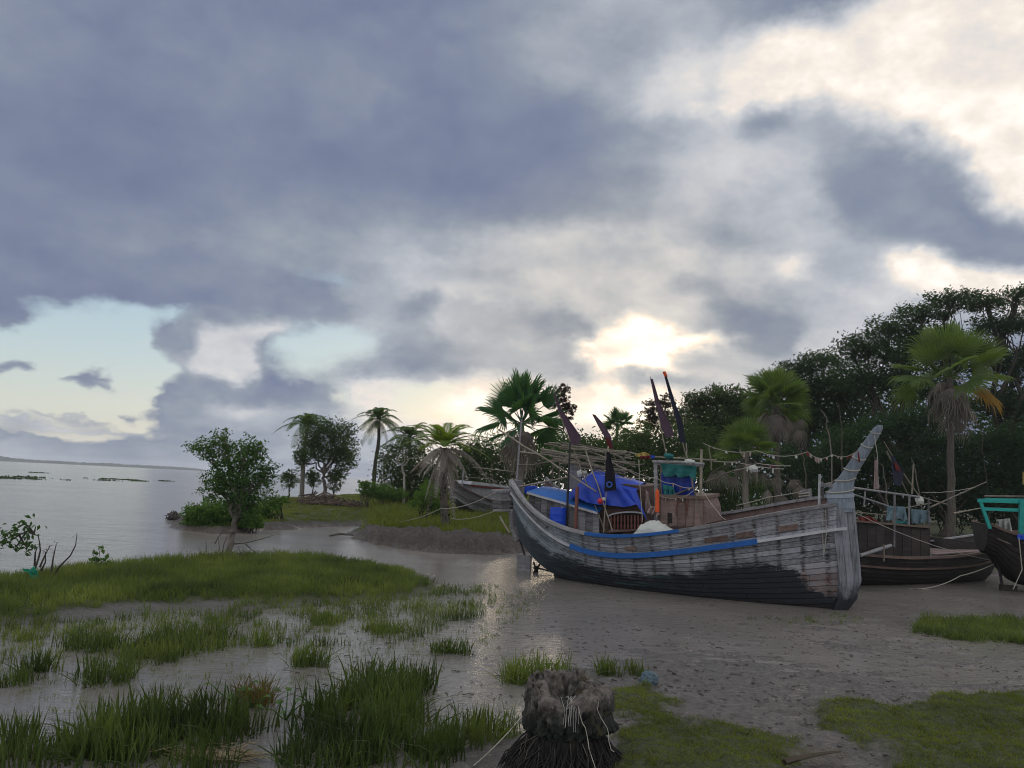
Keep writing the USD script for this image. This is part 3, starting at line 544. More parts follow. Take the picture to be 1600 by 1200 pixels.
def M_hull():
    g = G(); p = g('texture_coordinate', 'object'); nm = g('separate_xyz', 'x', vector=p).split('.')[0]; X, Y, Z = Ref(nm + '.x'), Ref(nm + '.y'), Ref(nm + '.z'); rnd = g('object_info', 'random')
    xn = g.mr(X, -1.5, L1 + .5); xs = np.linspace(-1.5, L1 + .5, 256)
    pz = np.interp(xs, paint_px[:, 0], paint_px[:, 2])
    zpaint = g('rgb_ramp', 'color', ramp=np.repeat(pz[:, None], 3, 1), ramp_alpha=np.ones(256), fac=xn); zpaint = Ref(g('separate_xyz', 'x', vector=zpaint))
    grain = g.noise(g.vmath('add', g.mapping(p, scale=(.7, 7, 9)), g('combine_xyz', 'vector', x=g.math('multiply', rnd, 31.0), y=0.0, z=0.0)), 3, 6, .68)
    blot = g.noise(p, 1.4, 6, .62); drip = g.noise(g.mapping(p, scale=(6, 2, .7)), 1.5, 5, .68); spk = g.noise(p, 9, 5, .7)
    up = g.math('add', g.math('multiply', grain, .55), g.math('multiply_add', rnd, .16, g.math('multiply', blot, .32)))
    fore = g.ramp(up, [(.30, (.045, .043, .045)), (.43, (.140, .144, .162)), (.56, (.262, .272, .308)), (.76, (.41, .425, .47))])
    aft = g.ramp(up, [(.30, (.045, .055, .065)), (.48, (.15, .18, .21)), (.62, (.24, .28, .32)), (.8, (.36, .40, .44))])
    c = g.mix(g.mr(g.math('multiply_add', g.math('subtract', blot, .5), 4.0, X), 1.2, 3.6), aft, fore)
    # lines of nail heads and tar seeping from the frames
    ph = g.math('fraction', g.math('multiply_add', g.math('subtract', blot, .5), .12, g.math('multiply', X, 1 / .47)))
    near = g.math('absolute', g.math('subtract', ph, .5)); dots = g.noise(g.mapping(p, scale=(3, 3, 11)), 2.6, 4, .7)
    nail = g.math('multiply', g.mr(near, .15, .04), g.mr(dots, .43, .56)); nail = g.math('multiply', nail, g.mr(X, .8, 2.4))
    c = g.mix(g.math('multiply', nail, .92), c, (.016, .013, .013))
    c = g.mix(g.math('multiply', g.mr(drip, .55, .74), .55), c, (.05, .042, .042))
    c = g.mix(g.math('multiply', g.mr(g.noise(g.mapping(p, loc=(3, 1, 7), scale=(2.5, 2, 1)), 1.3, 5, .7), .63, .76), .6), c, (.18, .085, .04))
    rz = g.math('multiply', g.mr(X, L1 - 1.5, L1 - .7), g.math('multiply', g.mr(Z, 1.15, .75), g.mr(grain, .40, .6)))
    c = g.mix(g.math('multiply', rz, .8), c, (.13, .055, .022))
    wob = g.math('add', g.math('multiply', g.math('subtract', g.noise(g.mapping(p, scale=(1.0, 2, 2.4)), 2.6, 7, .74), .5), .75), g.math('multiply_add', g.math('subtract', rnd, .5), .10, g.math('multiply', g.math('subtract', grain, .5), .55)))
    lowm = g.mr(g.math('subtract', g.math('add', zpaint, wob), Z), -.06, .07)
    green = g.math('multiply', g.mr(g.noise(g.mapping(p, scale=(.5, 1, 3.2), loc=(2, 0, 1)), 2.4, 6, .7), .50, .64), g.mr(X, L1 - 2.2, L1 - 4.2))
    blk = g.mix(g.math('multiply', green, .75), g.mix(g.mr(spk, .56, .75, 0, .5), (.010, .012, .018), (.035, .042, .052)), (.032, .058, .058))
    blk = g.mix(g.mr(X, 1.6, -.4, 0, .7), blk, (.035, .05, .065))
    c = g.mix(lowm, c, blk)
    c = g.mix(g.mr(g.math('multiply_add', spk, .2, Z), .34, .16), c, (.010, .009, .009))
    b = g('bump', 'normal', height=g.math('add', grain, g.math('multiply', spk, .4)), strength=.6, distance=.014)
    return g.done('weathered_hull', g('principled_bsdf', 'BSDF', base_color=c, roughness=g.mixf(lowm, .72, .5), normal=b, specular_ior_level=.35))
HULLM = M_hull()
boat = Thing('fishing_boat', 'large weathered wooden fishing boat with tall raised prow and blue tarpaulins lying on the mud', 'fishing boat', 'fishing boats', M=F1.M)
r = np.random.default_rng(5)
nl, nu = 13, 5
lev = [(lambda x, k=k: ww1(x) * (k / nl)) for k in range(nl + 1)] + [(lambda x, k=k: ww1(x) + (1 - ww1(x)) * k / nu) for k in range(1, nu + 1)]
planking(boat, H1, lev, HULLM, r)
# bottom and far side
xs = np.linspace(X0, X1, 40)
def bottom_grid(H, n=9, keel=.10):
    rows = []
    for x in xs_:
        a, b = H.P(x, 0, -1), H.P(x, 0, 1); t = np.linspace(0, 1, n); q = a + np.outer(t, b - a); q[:, 2] -= keel * np.sin(np.pi * t); q[[0, -1], 1] *= .97; rows.append(q)
    return np.array(rows)
xs_ = xs
boat.part('bottom', MB().grid(bottom_grid(H1)), HULLM, True)
Wf = np.linspace(0, 1, 9); Hf1 = Hull(lambda x: zs1(x) + .17 * np.clip((np.asarray(x) - 2.6) / 1.2, 0, 1), H1.zb, B1, Bb1, X0, X1); Gf_ = Hf1.P(np.repeat(xs[:, None], 9, 1), np.repeat(Wf[None], 40, 0), 1); Nf = np.zeros_like(Gf_); Nf[..., 1] = 1
boat.part("far_side", slab(Gf_[::-1], Nf, .05), W_PINK, 30, label="reddish inner face of the far bulwark")
barc_ = MB(); barc(barc_, Hf1.P(xs, 1.0, 1) + (0, 0, .03), .14, .07); boat.part('rail', barc_, W_GREY)
# deck
dk = []
for x in xs[3:-2]:
    zd = max(zs1(x) - .42, H1.zb(x) + .3); hw = float(H1.B(x)) * .9; dk.append([[x, -hw + .1, zd], [x, 0, zd + .05], [x, hw - .1, zd]])
boat.part('deck', slab(np.array(dk), np.tile([0, 0, 1.0], (len(dk), 3, 1)), .05), W_DECK)
# near rail in three lengths, and the rubbing wale
def xat(px, py): return float(F1.loc(px, py, lambda x: -float(B1(x)))[0])
xr1, xr2, xw1, xw2 = xat(915, 837), xat(1062, 832), xat(888, 857), xat(1182, 846)
for a, b, m_, lb in ((X0, xr1, W_GREY, None), (xr1, xr2, BLUEP, 'blue painted length of the rail'), (xr2, X1, W_GREY, None)):
    q = np.linspace(a, b, 18); mb = barc(MB(), H1.P(q, 1.0, -1) + (0, 0, .03), .13, .07); boat.part('rail', mb, m_, label=lb)
for a, b, m_, lb in ((X0, xw1, WHITEP, None), (xw1, xw2, BLUEP, 'blue painted rubbing strake'), (xw2, X1 + .22, WHITEP, None)):
    q = np.linspace(a, b, 18); mb = barc(MB(), H1.P(np.minimum(q, X1), ww1(q), -1, .03) + np.stack([q - np.minimum(q, X1), 0 * q, 0 * q], 1), .06, .12 if m_ is BLUEP else .06); boat.part('wale', mb, m_, label=lb)
q = np.linspace(X0, xat(854, 817), 12); boat.part('wale', barc(MB(), H1.P(q, .5 + .5 * ww1(q), -1, .03), .05, .06), W_GREY)
# small patches nailed on the side
for px, py, w_ in ((1100, 838, .5), (975, 860, .3), (1150, 826, .35), (1215, 815, .4)):
    x = xat(px, py - 8); wv = .97 - .5 * (1 - float(ww1(x))); qx = np.linspace(x, x + w_, 4); Gq = H1.P(np.repeat(qx[:, None], 2, 1), np.stack([0 * qx + wv - .03, 0 * qx + wv + .03], 1), -1, .022); N = np.zeros_like(Gq); N[..., 1] = -1
    boat.part('patch_board', slab(Gq, N, .02), W_PINK)
# stem
st_out = F1.curve([(1333, 795), (1337, 838), (1341, 881), (1343, 909), (1336, 937), (1322, 955)], -.05); st_in = F1.curve([(1296, 793), (1303, 838), (1309, 881), (1312, 909), (1309, 935), (1302, 953)], -.31)
for a, b in ((0, .36), (.36, .70), (.70, 1.0)):
    A = st_in + (st_out - st_in) * (a + .006); Bq = st_in + (st_out - st_in) * (b - .006); Gq = np.stack([A, Bq], 1); N = np.tile(unit([.35, -1, 0]), (len(A), 2, 1))
    boat.part('stem_plank', slab(Gq, N, .05), STEMM)
Aq, Bq = st_out + (0, .02, 0), st_in * (1, 0, 1) + (0, .26, 0); rows = [np.stack([st_in + (-.05, .06, 0), st_out + (-.01, .05, 0), st_out * (1, 0, 1) + (.02, .06, 0), st_in * (1, 0, 1) + (-.05, .24, 0)], 1)]
Gs = rows[0]; m_ = MB(); n_ = len(Gs)
for k in range(n_ - 1): m_.hexa(Gs[k], Gs[k + 1])
boat.part('stem_post', m_, STEMM)
# the tall prow
def prow():
    L_ = F1.curve([(1295, 800), (1291, 781), (1288, 772), (1300, 757), (1312, 742), (1322, 727), (1337, 705), (1352, 685), (1363, 669)], -.16); R_ = F1.curve([(1333, 800), (1332, 781), (1331, 769), (1333, 752), (1337, 742), (1343, 731), (1355, 711), (1368, 689), (1378, 670)], -.08)
    n = len(L_); th = np.concatenate([[.40, .40, .38], np.linspace(.34, .16, n - 3)]); k = 14; rings = []
    for a, b, t in zip(L_, R_, th):
        c, u = (a + b) / 2, (b - a) / 2; ang = np.linspace(0, 2 * np.pi, k, endpoint=False); e = .55
        ca, sa = np.sign(np.cos(ang)) * np.abs(np.cos(ang)) ** e, np.sign(np.sin(ang)) * np.abs(np.sin(ang)) ** e
        rings.append(c + (0, .12, 0) + np.outer(ca, u) + np.outer(sa, [0, t / 2, 0]))
    tip = rings[-1].mean(0) + (rings[-1] - rings[-1].mean(0)) * .55 + F1.R.T @ np.array([0, 0, 0]) + unit((L_[-1] + R_[-1]) / 2 - (L_[-2] + R_[-2]) / 2) * .09; rings.append(tip)
    Rg = np.array(rings); m = MB(); i = np.arange(len(Rg) - 1)[:, None] * k + np.arange(k)[None]; j = np.arange(len(Rg) - 1)[:, None] * k + (np.arange(k)[None] + 1) % k
    f = np.stack([i, j, j + k, i + k], -1).reshape(-1, 4); cap = np.array([[(len(Rg) - 1) * k, (len(Rg) - 1) * k + q, (len(Rg) - 1) * k + q + 1, (len(Rg) - 1) * k + q + 1] for q in range(1, k - 1)])
    m.add(Rg.reshape(-1, 3), np.vstack([f, cap])); hp = boat.part('prow', m, W_HORN, 35, label='tall tapering blue grey prow horn')
    for s_, rr in ((2.15, .016), (3.35, .014), (4.6, .016), (5.6, .012), (6.5, .012), (7.6, .012)):
        k0 = int(s_); q = Rg[k0] * (1 - s_ + k0) + Rg[k0 + 1] * (s_ - k0); q = q.mean(0) + (q - q.mean(0)) * 1.03; q[:, 2] += .02 * np.sin(np.arange(k)) ; boat.part('rope_band', MB().tube(np.vstack([q, q[:2]]), rr, 5), ROPE, parent=hp)
    for zk in (0, 1):
        q = Rg[zk] * .7 + Rg[zk + 1] * .3; q2 = Rg[zk] * .2 + Rg[zk + 1] * .8; mm = MB(); G2 = np.stack([np.vstack([q, q[:1]]), np.vstack([q2, q2[:1]])], 1); G2 = G2.mean((0, 1)) + (G2 - G2.mean((0, 1))) * 1.05; mm.grid(G2); boat.part('prow_band', mm, W_HORN, parent=hp)
prow()
# stern: transom boards standing out, post, rudder and screw
sp = F1.curve([(797, 752), (796, 774), (796, 800), (797, 824), (806, 845)], -.30)
boat.part('stern_post', barc(MB(), sp[:, :] + (0, .30, 0), .5, .12), W_GREY)
for k in range(6):
    y0 = 763 + k * 6.2; a = F1.loc(777 + .6 * k, y0 + 3, .05); b = F1.loc(797, y0 + 3, -.25); mb = MB(); mb.bar(a + (0, .1, 0), b, .5, .062); boat.part('transom_board', mb, W_GREY)
rt = F1.curve([(808, 866), (830, 868), (829, 912), (809, 910)], 0.0); mb = MB(); mb.hexa(rt + (0, .03, 0), rt - (0, .03, 0)); boat.part('rudder', mb, W_GREY)
rs = F1.curve([(812, 842), (820, 868)], .0); boat.part('rudder_stock', MB().tube(rs, .03), IRON)
pc = F1.loc(838, 887, 0.0); sh = F1.loc(862, 893, 0.0); boat.part('propeller_shaft', MB().tube([pc, sh], .025), IRON); mb = MB(); mb.tube([pc - (.07, 0, 0), pc + (.05, 0, 0)], .05, 8)
for a in (0.3, 2.4, 4.5):
    d_ = np.array([0, math.cos(a), math.sin(a)]); n_ = np.array([.4, -math.sin(a), math.cos(a)]) * .09; mb.hexa(np.array([pc + d_ * .03 - n_ * .4, pc + d_ * .14 - n_, pc + d_ * .24 - n_ * .5, pc + d_ * .03 + n_ * .1]), np.array([pc + d_ * .03 + n_ * .4, pc + d_ * .14 + n_, pc + d_ * .24 + n_ * .6, pc + d_ * .03 + n_ * .5]) + (.012, 0, 0))
boat.part('propeller', mb, IRON)
kk = np.stack([np.linspace(X0 + .9, L1 - .4, 20), 0 * xs[:20], np.maximum(H1.zb(np.linspace(X0 + .9, L1 - .4, 20)) - .16, -.2)], 1); boat.part('keel', barc(MB(), kk, .14, .16), W_DARK)
# engine house with a blue roof
ya = -.72
ev = F1.curve([(826, 769), (846, 775), (875, 783), (905, 792), (936, 801)], ya); rg = F1.curve([(826, 761), (842, 760), (858, 762.5), (882, 767), (905, 772), (936, 782)], 0.0); rgi = interp(rg)
rf = []
for q in ev:
    zr = max(float(rgi(q[0])), q[2] + .04); rf.append([[q[0], ya - .06, q[2] + .01], [q[0], ya * .5, q[2] * .4 + zr * .6], [q[0], 0, zr], [q[0], .4, zr - .03], [q[0], .8, q[2]]])
rf = np.array(rf); boat.part('cabin_roof', slab(rf, np.tile([0, 0, 1.0], rf.shape[:2] + (1,)), .035), BLUEP, 40, label='curved blue roof of the long aft cabin')
boat.part('eave', barc(MB(), ev + (0, -.08, -.01), .03, .055), WHITEP)
evz = interp(ev); xe = np.linspace(ev[0, 0], ev[-1, 0], 12)
for a, b in zip(xe[:-1], xe[1:]):
    zd = [float(zs1(a)) - .55, float(zs1(b)) - .55]; j = r.uniform(-.008, .008); q = np.array([[a + .004, ya + j, zd[0]], [b - .004, ya + j, zd[1]], [b - .004, ya + j, float(evz(b)) - .02], [a + .004, ya + j, float(evz(a)) - .02]])
    mb = MB(); mb.hexa(q + (0, .03, 0), q); boat.part('wall_plank', mb, W_GREY)
q = np.array([[ev[0, 0], ya, zs1(ev[0, 0]) - .6], [ev[-1, 0], ya, zs1(ev[-1, 0]) - .5], [ev[-1, 0], ya, ev[-1, 2] - .03], [ev[0, 0], ya, ev[0, 2] - .03]]); mb = MB(); mb.hexa(q + (0, 1.45, 0), q + (0, 1.40, 0)); boat.part('cabin_far_wall', mb, W_GREY)
# wheelhouse under the tarpaulin: baluster panel, arched trim, pale board
yw = -.66
def quadbox(T, name, pts, yl, t, mat, **k):
    q = F1.curve(pts, yl); mb = MB(); mb.hexa(q + (0, t, 0), q); return T.part(name, mb, mat, **k)
quadbox(boat, 'wheelhouse', [(936, 834), (1008, 832), (1006, 760), (936, 752)], yw + .12, 1.1, W_BROWN)
pan = quadbox(boat, 'baluster_panel', [(951, 832), (1006, 829), (1006, 826), (951, 828)], yw, .06, W_PINK)
quadbox(boat, 'panel_backing', [(951, 830), (1006, 827), (1006, 803), (951, 805)], yw + .07, .03, W_DARK, parent=pan)
for k in range(10):
    px = 955 + k * 5.3; pz = F1.curve([(px, 829), (px, 822), (px, 817), (px, 812), (px, 805)], yw + .02); boat.part('baluster', MB().tube(pz, [.022, .032, .02, .032, .02], 7), M_plain('red_brown_paint', (.13, .052, .042), .6, .3) if k == 0 else '/World/Looks/red_brown_paint', True, parent=pan)
ar = F1.curve([(951, 806), (958, 803), (968, 801), (979, 800), (990, 800), (1000, 801), (1007, 803)], yw); boat.part('arched_trim', barc(MB(), ar, .05, .035), WHITEP)
quadbox(boat, 'pale_board', [(888, 763), (907, 768), (907, 722), (889, 720)], .35, .04, W_GREY)
# fore house with an arch and a key painted on its boards
yf = -.45
for k in range(5):
    a, b = 1032 + k * 13.2, 1032 + (k + 1) * 13.2; quadbox(boat, 'house_board', [(a + .3, 823), (b - .3, 821), (b - .3, 779), (a + .3, 777.5)], yf + r.uniform(-.006, .006), .04, W_PINK)
quadbox(boat, 'house_side', [(1098.5, 821), (1106, 818), (1104, 795), (1098.5, 779)], yf + .02, 1.0, W_PINK)
hr = F1.curve([(1029, 777), (1099, 780), (1099, 775.5), (1029, 773)], yf - .06); mb = MB(); mb.hexa(hr + (0, 1.15, 0), hr); boat.part('house_roof', mb, W_BROWN)
arch = F1.curve([(1057, 806), (1056.5, 793), (1058.5, 786), (1063, 783), (1069, 784), (1072.5, 789), (1073, 806)], yf - .012); boat.part('painted_arch', MB().tube(arch, .014, 5), '/World/Looks/red_brown_paint')
boat.part('painted_key', MB().tube(F1.curve([(1074, 797), (1074, 785), (1075.5, 783), (1074, 781)], yf - .012), .014, 5).tube(F1.curve([(1072, 790), (1077, 790)], yf - .012), .012, 5), '/World/Looks/red_brown_paint')
quadbox(boat, 'house_shadow_door', [(1043, 818), (1050, 817), (1050, 802), (1043, 801)], yf - .015, .012, W_DARK)  # small dark panel on the front boards
# fore bulwark, bitts
fb_ = F1.curve([(1100, 812), (1165, 803), (1230, 792), (1284, 784)], .9)
q = F1.curve([(1249, 783), (1264, 781), (1263, 764), (1250, 766)], .82); mb = MB(); mb.hexa(q + (0, .3, 0), q); boat.part('bitt', mb, W_GREY); boat.part('lashing', MB().tube(F1.curve([(1248, 776), (1265, 774)], .80), .02).tube(F1.curve([(1248, 772), (1265, 770)], .80), .02), ROPE)
boat.part('bow_post', MB().tube(F1.curve([(1280, 795), (1280, 765), (1281, 741)], -.25), [.03, .028, .03]), WHITEP); boat.part('bow_post', MB().tube(F1.curve([(1286, 780), (1284, 752)], .3), .03), W_GREY)
boat.part('bow_beam', MB().bar(F1.loc(1281, 757, .2), F1.loc(1300, 759, -.2), .08, .08), W_GREY)

# ---------------------------------------------------------------- trees and palms
BARK = M_wood('grey_bark', [(.04, .034, .028), (.09, .08, .068), (.17, .155, .135)], stretch=(5, 5, 1), dark=.4)
BARKP = M_wood('pale_bark', [(.10, .095, .08), (.2, .19, .165), (.3, .29, .26)], stretch=(5, 5, 1), dark=.3)
BARKD = M_wood('dark_bark', [(.018, .015, .012), (.04, .034, .028), (.075, .066, .055)], stretch=(5, 5, 1), dark=.4)
L_MANG = M_leaf('mangrove_leaf', [(.15, (.028, .065, .020)), (.45, (.065, .135, .036)), (.7, (.115, .19, .055)), (.92, (.19, .22, .08))], .35, .38, 1.5)
L_TREE = M_leaf('tree_leaf', [(.15, (.026, .048, .018)), (.45, (.058, .10, .030)), (.75, (.10, .145, .048)), (.92, (.16, .17, .075))], .4, .45, 1.0)
L_RAIN = M_leaf('forest_leaf', [(.15, (.016, .036, .018)), (.45, (.036, .074, .030)), (.7, (.065, .12, .042)), (.92, (.11, .16, .065))], .35, .5, .35)
L_BRONZE = M_leaf('bronze_leaf', [(.15, (.022, .022, .016)), (.5, (.05, .04, .025)), (.8, (.09, .06, .035))], .45, .5, .5, warm=(1.0, .55, .22))
L_BUSH = M_leaf('bush_leaf', [(.15, (.045, .095, .018)), (.45, (.09, .18, .034)), (.7, (.14, .25, .05)), (.92, (.2, .27, .08))], .4, .45, .8)
L_FAN = M_leaf('fan_leaf', [(.1, (.06, .105, .030)), (.5, (.115, .165, .050)), (.9, (.20, .24, .08))], .38, .42, .6, warm=(1.0, .95, .4))
L_FAND = M_leaf('dark_fan_leaf', [(.1, (.025, .085, .042)), (.5, (.05, .13, .055)), (.9, (.10, .18, .06))], .45, .42, .6, warm=(1.0, .75, .22))
L_DEAD = M_leaf('dead_frond', [(.1, (.15, .138, .13)), (.5, (.31, .29, .275)), (.9, (.46, .44, .42))], .2, .8, 1.5, warm=(1, .85, .6))
L_YEL = M_leaf('yellow_frond', [(.1, (.22, .14, .02)), (.5, (.32, .20, .03)), (.9, (.36, .25, .05))], .45, .5, 1.5, warm=(1, .8, .3))
L_FEATH = M_leaf('feather_leaf', [(.15, (.04, .085, .028)), (.5, (.085, .14, .042)), (.9, (.16, .20, .06))], .42, .42, .8, warm=(1.0, .85, .25))
L_DATE = M_leaf('date_leaf', [(.15, (.075, .15, .026)), (.5, (.14, .225, .038)), (.9, (.26, .28, .06))], .45, .42, .8, warm=(1.0, .8, .2))
def leafmesh(C, size, r, up=.35, aspect=.42, out=None):
    n = len(C); N = r.normal(size=(n, 3)); N[:, 2] = np.abs(N[:, 2]) + up
    if out is not None: N += out
    N /= np.linalg.norm(N, axis=1, keepdims=True); A = r.normal(size=(n, 3)); A -= N * (A * N).sum(1, keepdims=True); A /= np.linalg.norm(A, axis=1, keepdims=True); B = np.cross(N, A)
    s = (size * r.uniform(.6, 1.25, n))[:, None]; fold = N * s * .12
    v = np.stack([C - A * s * .5, C + B * s * aspect * .5 + fold, C + A * s * .5 - N * s * .1, C - B * s * aspect * .5 + fold], 1).reshape(-1, 3)
    i = np.arange(n)[:, None] * 4; return MB().add(v, np.vstack([i + [[0, 1, 2]], i + [[0, 2, 3]]]))
def blob_points(blobs, Y, n, r, depth=1.0, tw=9, sig=.11, jit=.0, shell=2.4):
    area = np.array([b[2] * b[3] for b in blobs], float); cnt = np.maximum((n * area / area.sum() / tw).astype(int), 3); P, tips, cen = [], [], []
    for b, c in zip(blobs, cnt):
        C = dp(b[0], b[1], Y + (b[4] if len(b) > 4 else 0)); k = Y / FPX * 1.0; rx, rz = b[2] * k, b[3] * k; ry = (rx * .6 + rz * .4) * depth
        d = r.normal(size=(c, 3)); d /= np.linalg.norm(d, axis=1, keepdims=True); d *= r.uniform(0, 1, (c, 1)) ** (1 / shell)
        d *= (.72 + .56 * meshkit.noise(d * 2.3 + C, 3))[:, None]
        t = C + d * (rx, ry, rz); tips.append(t); cen.append(C)
        q = np.repeat(t, tw, 0); P.append(q + r.normal(size=q.shape) * sig * min(rx, rz * 1.6) * (1, 1, .7))
    return np.vstack(P), np.vstack(tips), np.array(cen)
def limb(mb, a, b, r0, r1, r, wig=.06, n=7, sides=6, droop=0.0):
    t = np.linspace(0, 1, n)[:, None]; L = np.linalg.norm(np.asarray(b) - a); p = np.asarray(a) * (1 - t) + np.asarray(b) * t
    p[1:-1] += r.normal(size=(n - 2, 3)) * L * wig * .5; p[:, 2] += (np.sin(np.pi * t) * L * droop)[:, 0]; mb.tube(p, r0 + (r1 - r0) * t[:, 0], sides, True); return p
def ground_base(px, py, Y):
    p = dp(px, py, Y); p[2] = float(height([p[0]], [p[1]])[0]) - .12; return p
def tree(name, label, cat, base, blobs, Y, n, size, lm, tm, tr, seed, fork=.45, group=None, via=(), twigs=60, depth=1.0, tw=9, sig=.11, up=.35, aspect=.42, shell=2.4):
    r = np.random.default_rng(seed); b0 = ground_base(*base, Y); T = Thing(name, label, cat, group, loc=b0)
    P, tips, cen = blob_points(blobs, Y, n, r, depth, tw, sig, shell=shell); mid = cen.mean(0); mid[2] = b0[2] + (cen[:, 2].min() - b0[2]) * .85 + .05
    pts = [b0] + [dp(x, y, Y) for x, y in via] if via else [b0, b0 * (1 - fork) + mid * fork]
    mb = MB(); pts = np.array(pts); q = np.vstack([np.linspace(pts[i], pts[i + 1], 5, endpoint=False) for i in range(len(pts) - 1)] + [pts[-1:]]); q[1:-1] += r.normal(size=q[1:-1].shape) * tr * .35
    rad = np.linspace(tr, tr * .62, len(q)); rad[0] *= 1.5; rad[1] *= 1.12; mb.tube(q, rad, 9); T.part('trunk', mb, tm, True)
    br = MB(); top = q[-1]
    for c in cen:
        s = q[-1 - r.integers(0, max(1, len(q) // 3))]; m = limb(br, s, c, tr * .5, tr * .2, r, .10, 8, 6, .05)
        near = tips[np.argsort(((tips - c) ** 2).sum(1))[:max(3, twigs // len(cen))]]
        for t in near: limb(br, m[r.integers(4, 8)], t, tr * .16, tr * .05, r, .12, 5, 4)
    T.part('branches', br, tm, True); T.part('crown', leafmesh(P, size, r, up, aspect), lm); return T
def bush(label, blobs, Y, n, size, lm, seed, group=None, name='bush', cat='bush', **k):
    r = np.random.default_rng(seed); P, tips, cen = blob_points(blobs, Y, n, r, **k); b0 = cen.mean(0).copy(); b0[2] = float(height([b0[0]], [b0[1]])[0]); P[:, 2] = np.maximum(P[:, 2], b0[2] - .05)
    T = Thing(name, label, cat, group, loc=b0); st = MB()
    for c in cen:
        g0 = np.array([c[0], c[1], float(height([c[0]], [c[1]])[0]) - .1])
        for t in tips[np.argsort(((tips - c) ** 2).sum(1))[:6]]: limb(st, g0 + r.normal(size=3) * (.15, .15, 0), t, .03, .01, r, .12, 5, 4)
    T.part('stems', st, BARKD, kind='stuff'); T.part('foliage', leafmesh(P, size, r), lm); return T
def fan_leaf(hub, d, up, R, r, nseg=38, spread=2.5, droop=.25, split=.55):
    """a palm fan: pleated blade with free pointed tips; d: outward direction, up: the blade's face"""
    d = unit(d); side = unit(np.cross(d, up)); nrm = np.cross(side, d); m = MB(); a = np.linspace(-spread, spread, nseg + 1)
    L = R * (1 - .38 * (np.abs(a) / spread) ** 2)
    pl = np.where(np.arange(nseg + 1) % 2 == 0, 1, -1) * .022 * R
    inner = hub + (np.cos(a) * L * split)[:, None] * d + (np.sin(a) * L * split)[:, None] * side + (pl - droop * .30 * L * split)[:, None] * nrm
    am = (a[:-1] + a[1:]) / 2; Lm = (L[:-1] + L[1:]) / 2 * r.uniform(.88, 1.06, nseg); dz = droop * r.uniform(.7, 1.5, nseg)
    tip = hub + (np.cos(am) * Lm)[:, None] * d + (np.sin(am) * Lm)[:, None] * side - (dz * Lm)[:, None] * nrm * .8; tip[:, 2] -= dz * Lm * .45
    md = hub + (np.cos(am) * Lm * .8)[:, None] * d + (np.sin(am) * Lm * .8)[:, None] * side - (dz * Lm * .42)[:, None] * nrm
    w = (inner[1:] - inner[:-1]) * .30
    v = np.vstack([hub[None], inner, md - w, md + w, tip]); n = nseg; i = np.arange(n); o1, o2, o3 = 1 + n + 1, 1 + n + 1 + n, 1 + n + 1 + 2 * n
    f = np.vstack([np.stack([0 * i, 1 + i, 2 + i], 1), np.stack([1 + i, o1 + i, o2 + i], 1), np.stack([1 + i, o2 + i, 2 + i], 1), np.stack([o1 + i, o3 + i, o2 + i], 1)])
    return m.add(v, f)
def fan_palm(label, base, crown, Y, nf, Rb, pet, lm, seed, tr, skirt=0, skirt_len=1.0, yellow=(), elmin=-25, lean=(0, 0, 0), front=None, dead_px=()):
    r = np.random.default_rng(seed); b0 = ground_base(*base, Y); c = dp(*crown, Y); T = Thing('fan_palm', label, 'palm tree', 'fan palms', loc=b0)
    t = np.linspace(0, 1, 14)[:, None]; q = b0 * (1 - t) + c * t + np.sin(np.pi * t) * np.asarray(lean); q[1:-1] += r.normal(size=(12, 3)) * .03; rad = np.linspace(tr * 1.15, tr * .8, 14); rad[0] *= 1.5
    mb = MB().tube(q, rad * (1 + .08 * (np.arange(14) % 2)), 10); T.part('trunk', mb, BARK, True)
    for k in range(nf):
        az = 2.39996 * k + r.uniform(-.25, .25); e = math.radians(elmin + (85 - elmin) * ((k + .5) / nf) ** .8); d = np.array([math.cos(az) * math.cos(e), math.sin(az) * math.cos(e), math.sin(e)])
        if front is not None and k == nf // 2: d = unit(front)
        pl = pet * r.uniform(.8, 1.15) * (1 if e > -.2 else .85); hub = c + d * pl + (0, 0, -.10 * pl * math.cos(e)); dd = unit(d + (0, 0, -.10 + r.uniform(-.2, .15))); up = unit(np.array([0, 0, 1.0]) + r.normal(size=3) * .5 - d * (.2 if e < .6 else .9))
        if abs(dd @ up) > .96: up = unit(np.array([0, -1.0, .2]))
        fr = fan_leaf(hub, dd, up, Rb * r.uniform(.85, 1.1), r, 36, r.uniform(1.35, 2.1), r.uniform(.02, .22) + .16 * max(0, .4 - e), split=.46); mb = MB(); limb(mb, c, hub, .035, .02, r, .03, 5, 5); v1, f1 = mb.arr(); fr.add(v1, f1)
        T.part('frond', fr, L_YEL if k in yellow else lm, label='yellowed frond' if k in yellow else None)
    for k in range(skirt):
        az = 2.39996 * k + r.uniform(-.3, .3); zz = r.uniform(-.1, .5) * skirt_len; d = np.array([math.cos(az) * .55, math.sin(az) * .55, -.8]); hub = c + np.array([math.cos(az) * tr * 2.6, math.sin(az) * tr * 2.6, -.35 - zz])
        T.part('dead_frond', fan_leaf(hub, unit(d + r.normal(size=3) * .15), unit([math.cos(az), math.sin(az), .5]), Rb * r.uniform(.65, .95), r, 22, 1.2, .45, .35), L_DEAD)
    for x, y in dead_px:
        hub = dp(x, y, Y + r.uniform(-.6, .6)); T.part('dead_stalk', MB().tube(sag(c - (0, 0, .3), hub, -.12, 7), [.035, .03, .028, .025, .022, .02, .018], 5), BARK); T.part('dead_frond', fan_leaf(hub, unit([r.normal() * .4, r.normal() * .3, -1]), unit([r.normal() * .4, -1, .3]), Rb * r.uniform(.6, .9), r, 22, 1.1, .3, .3), L_DEAD)
    return T
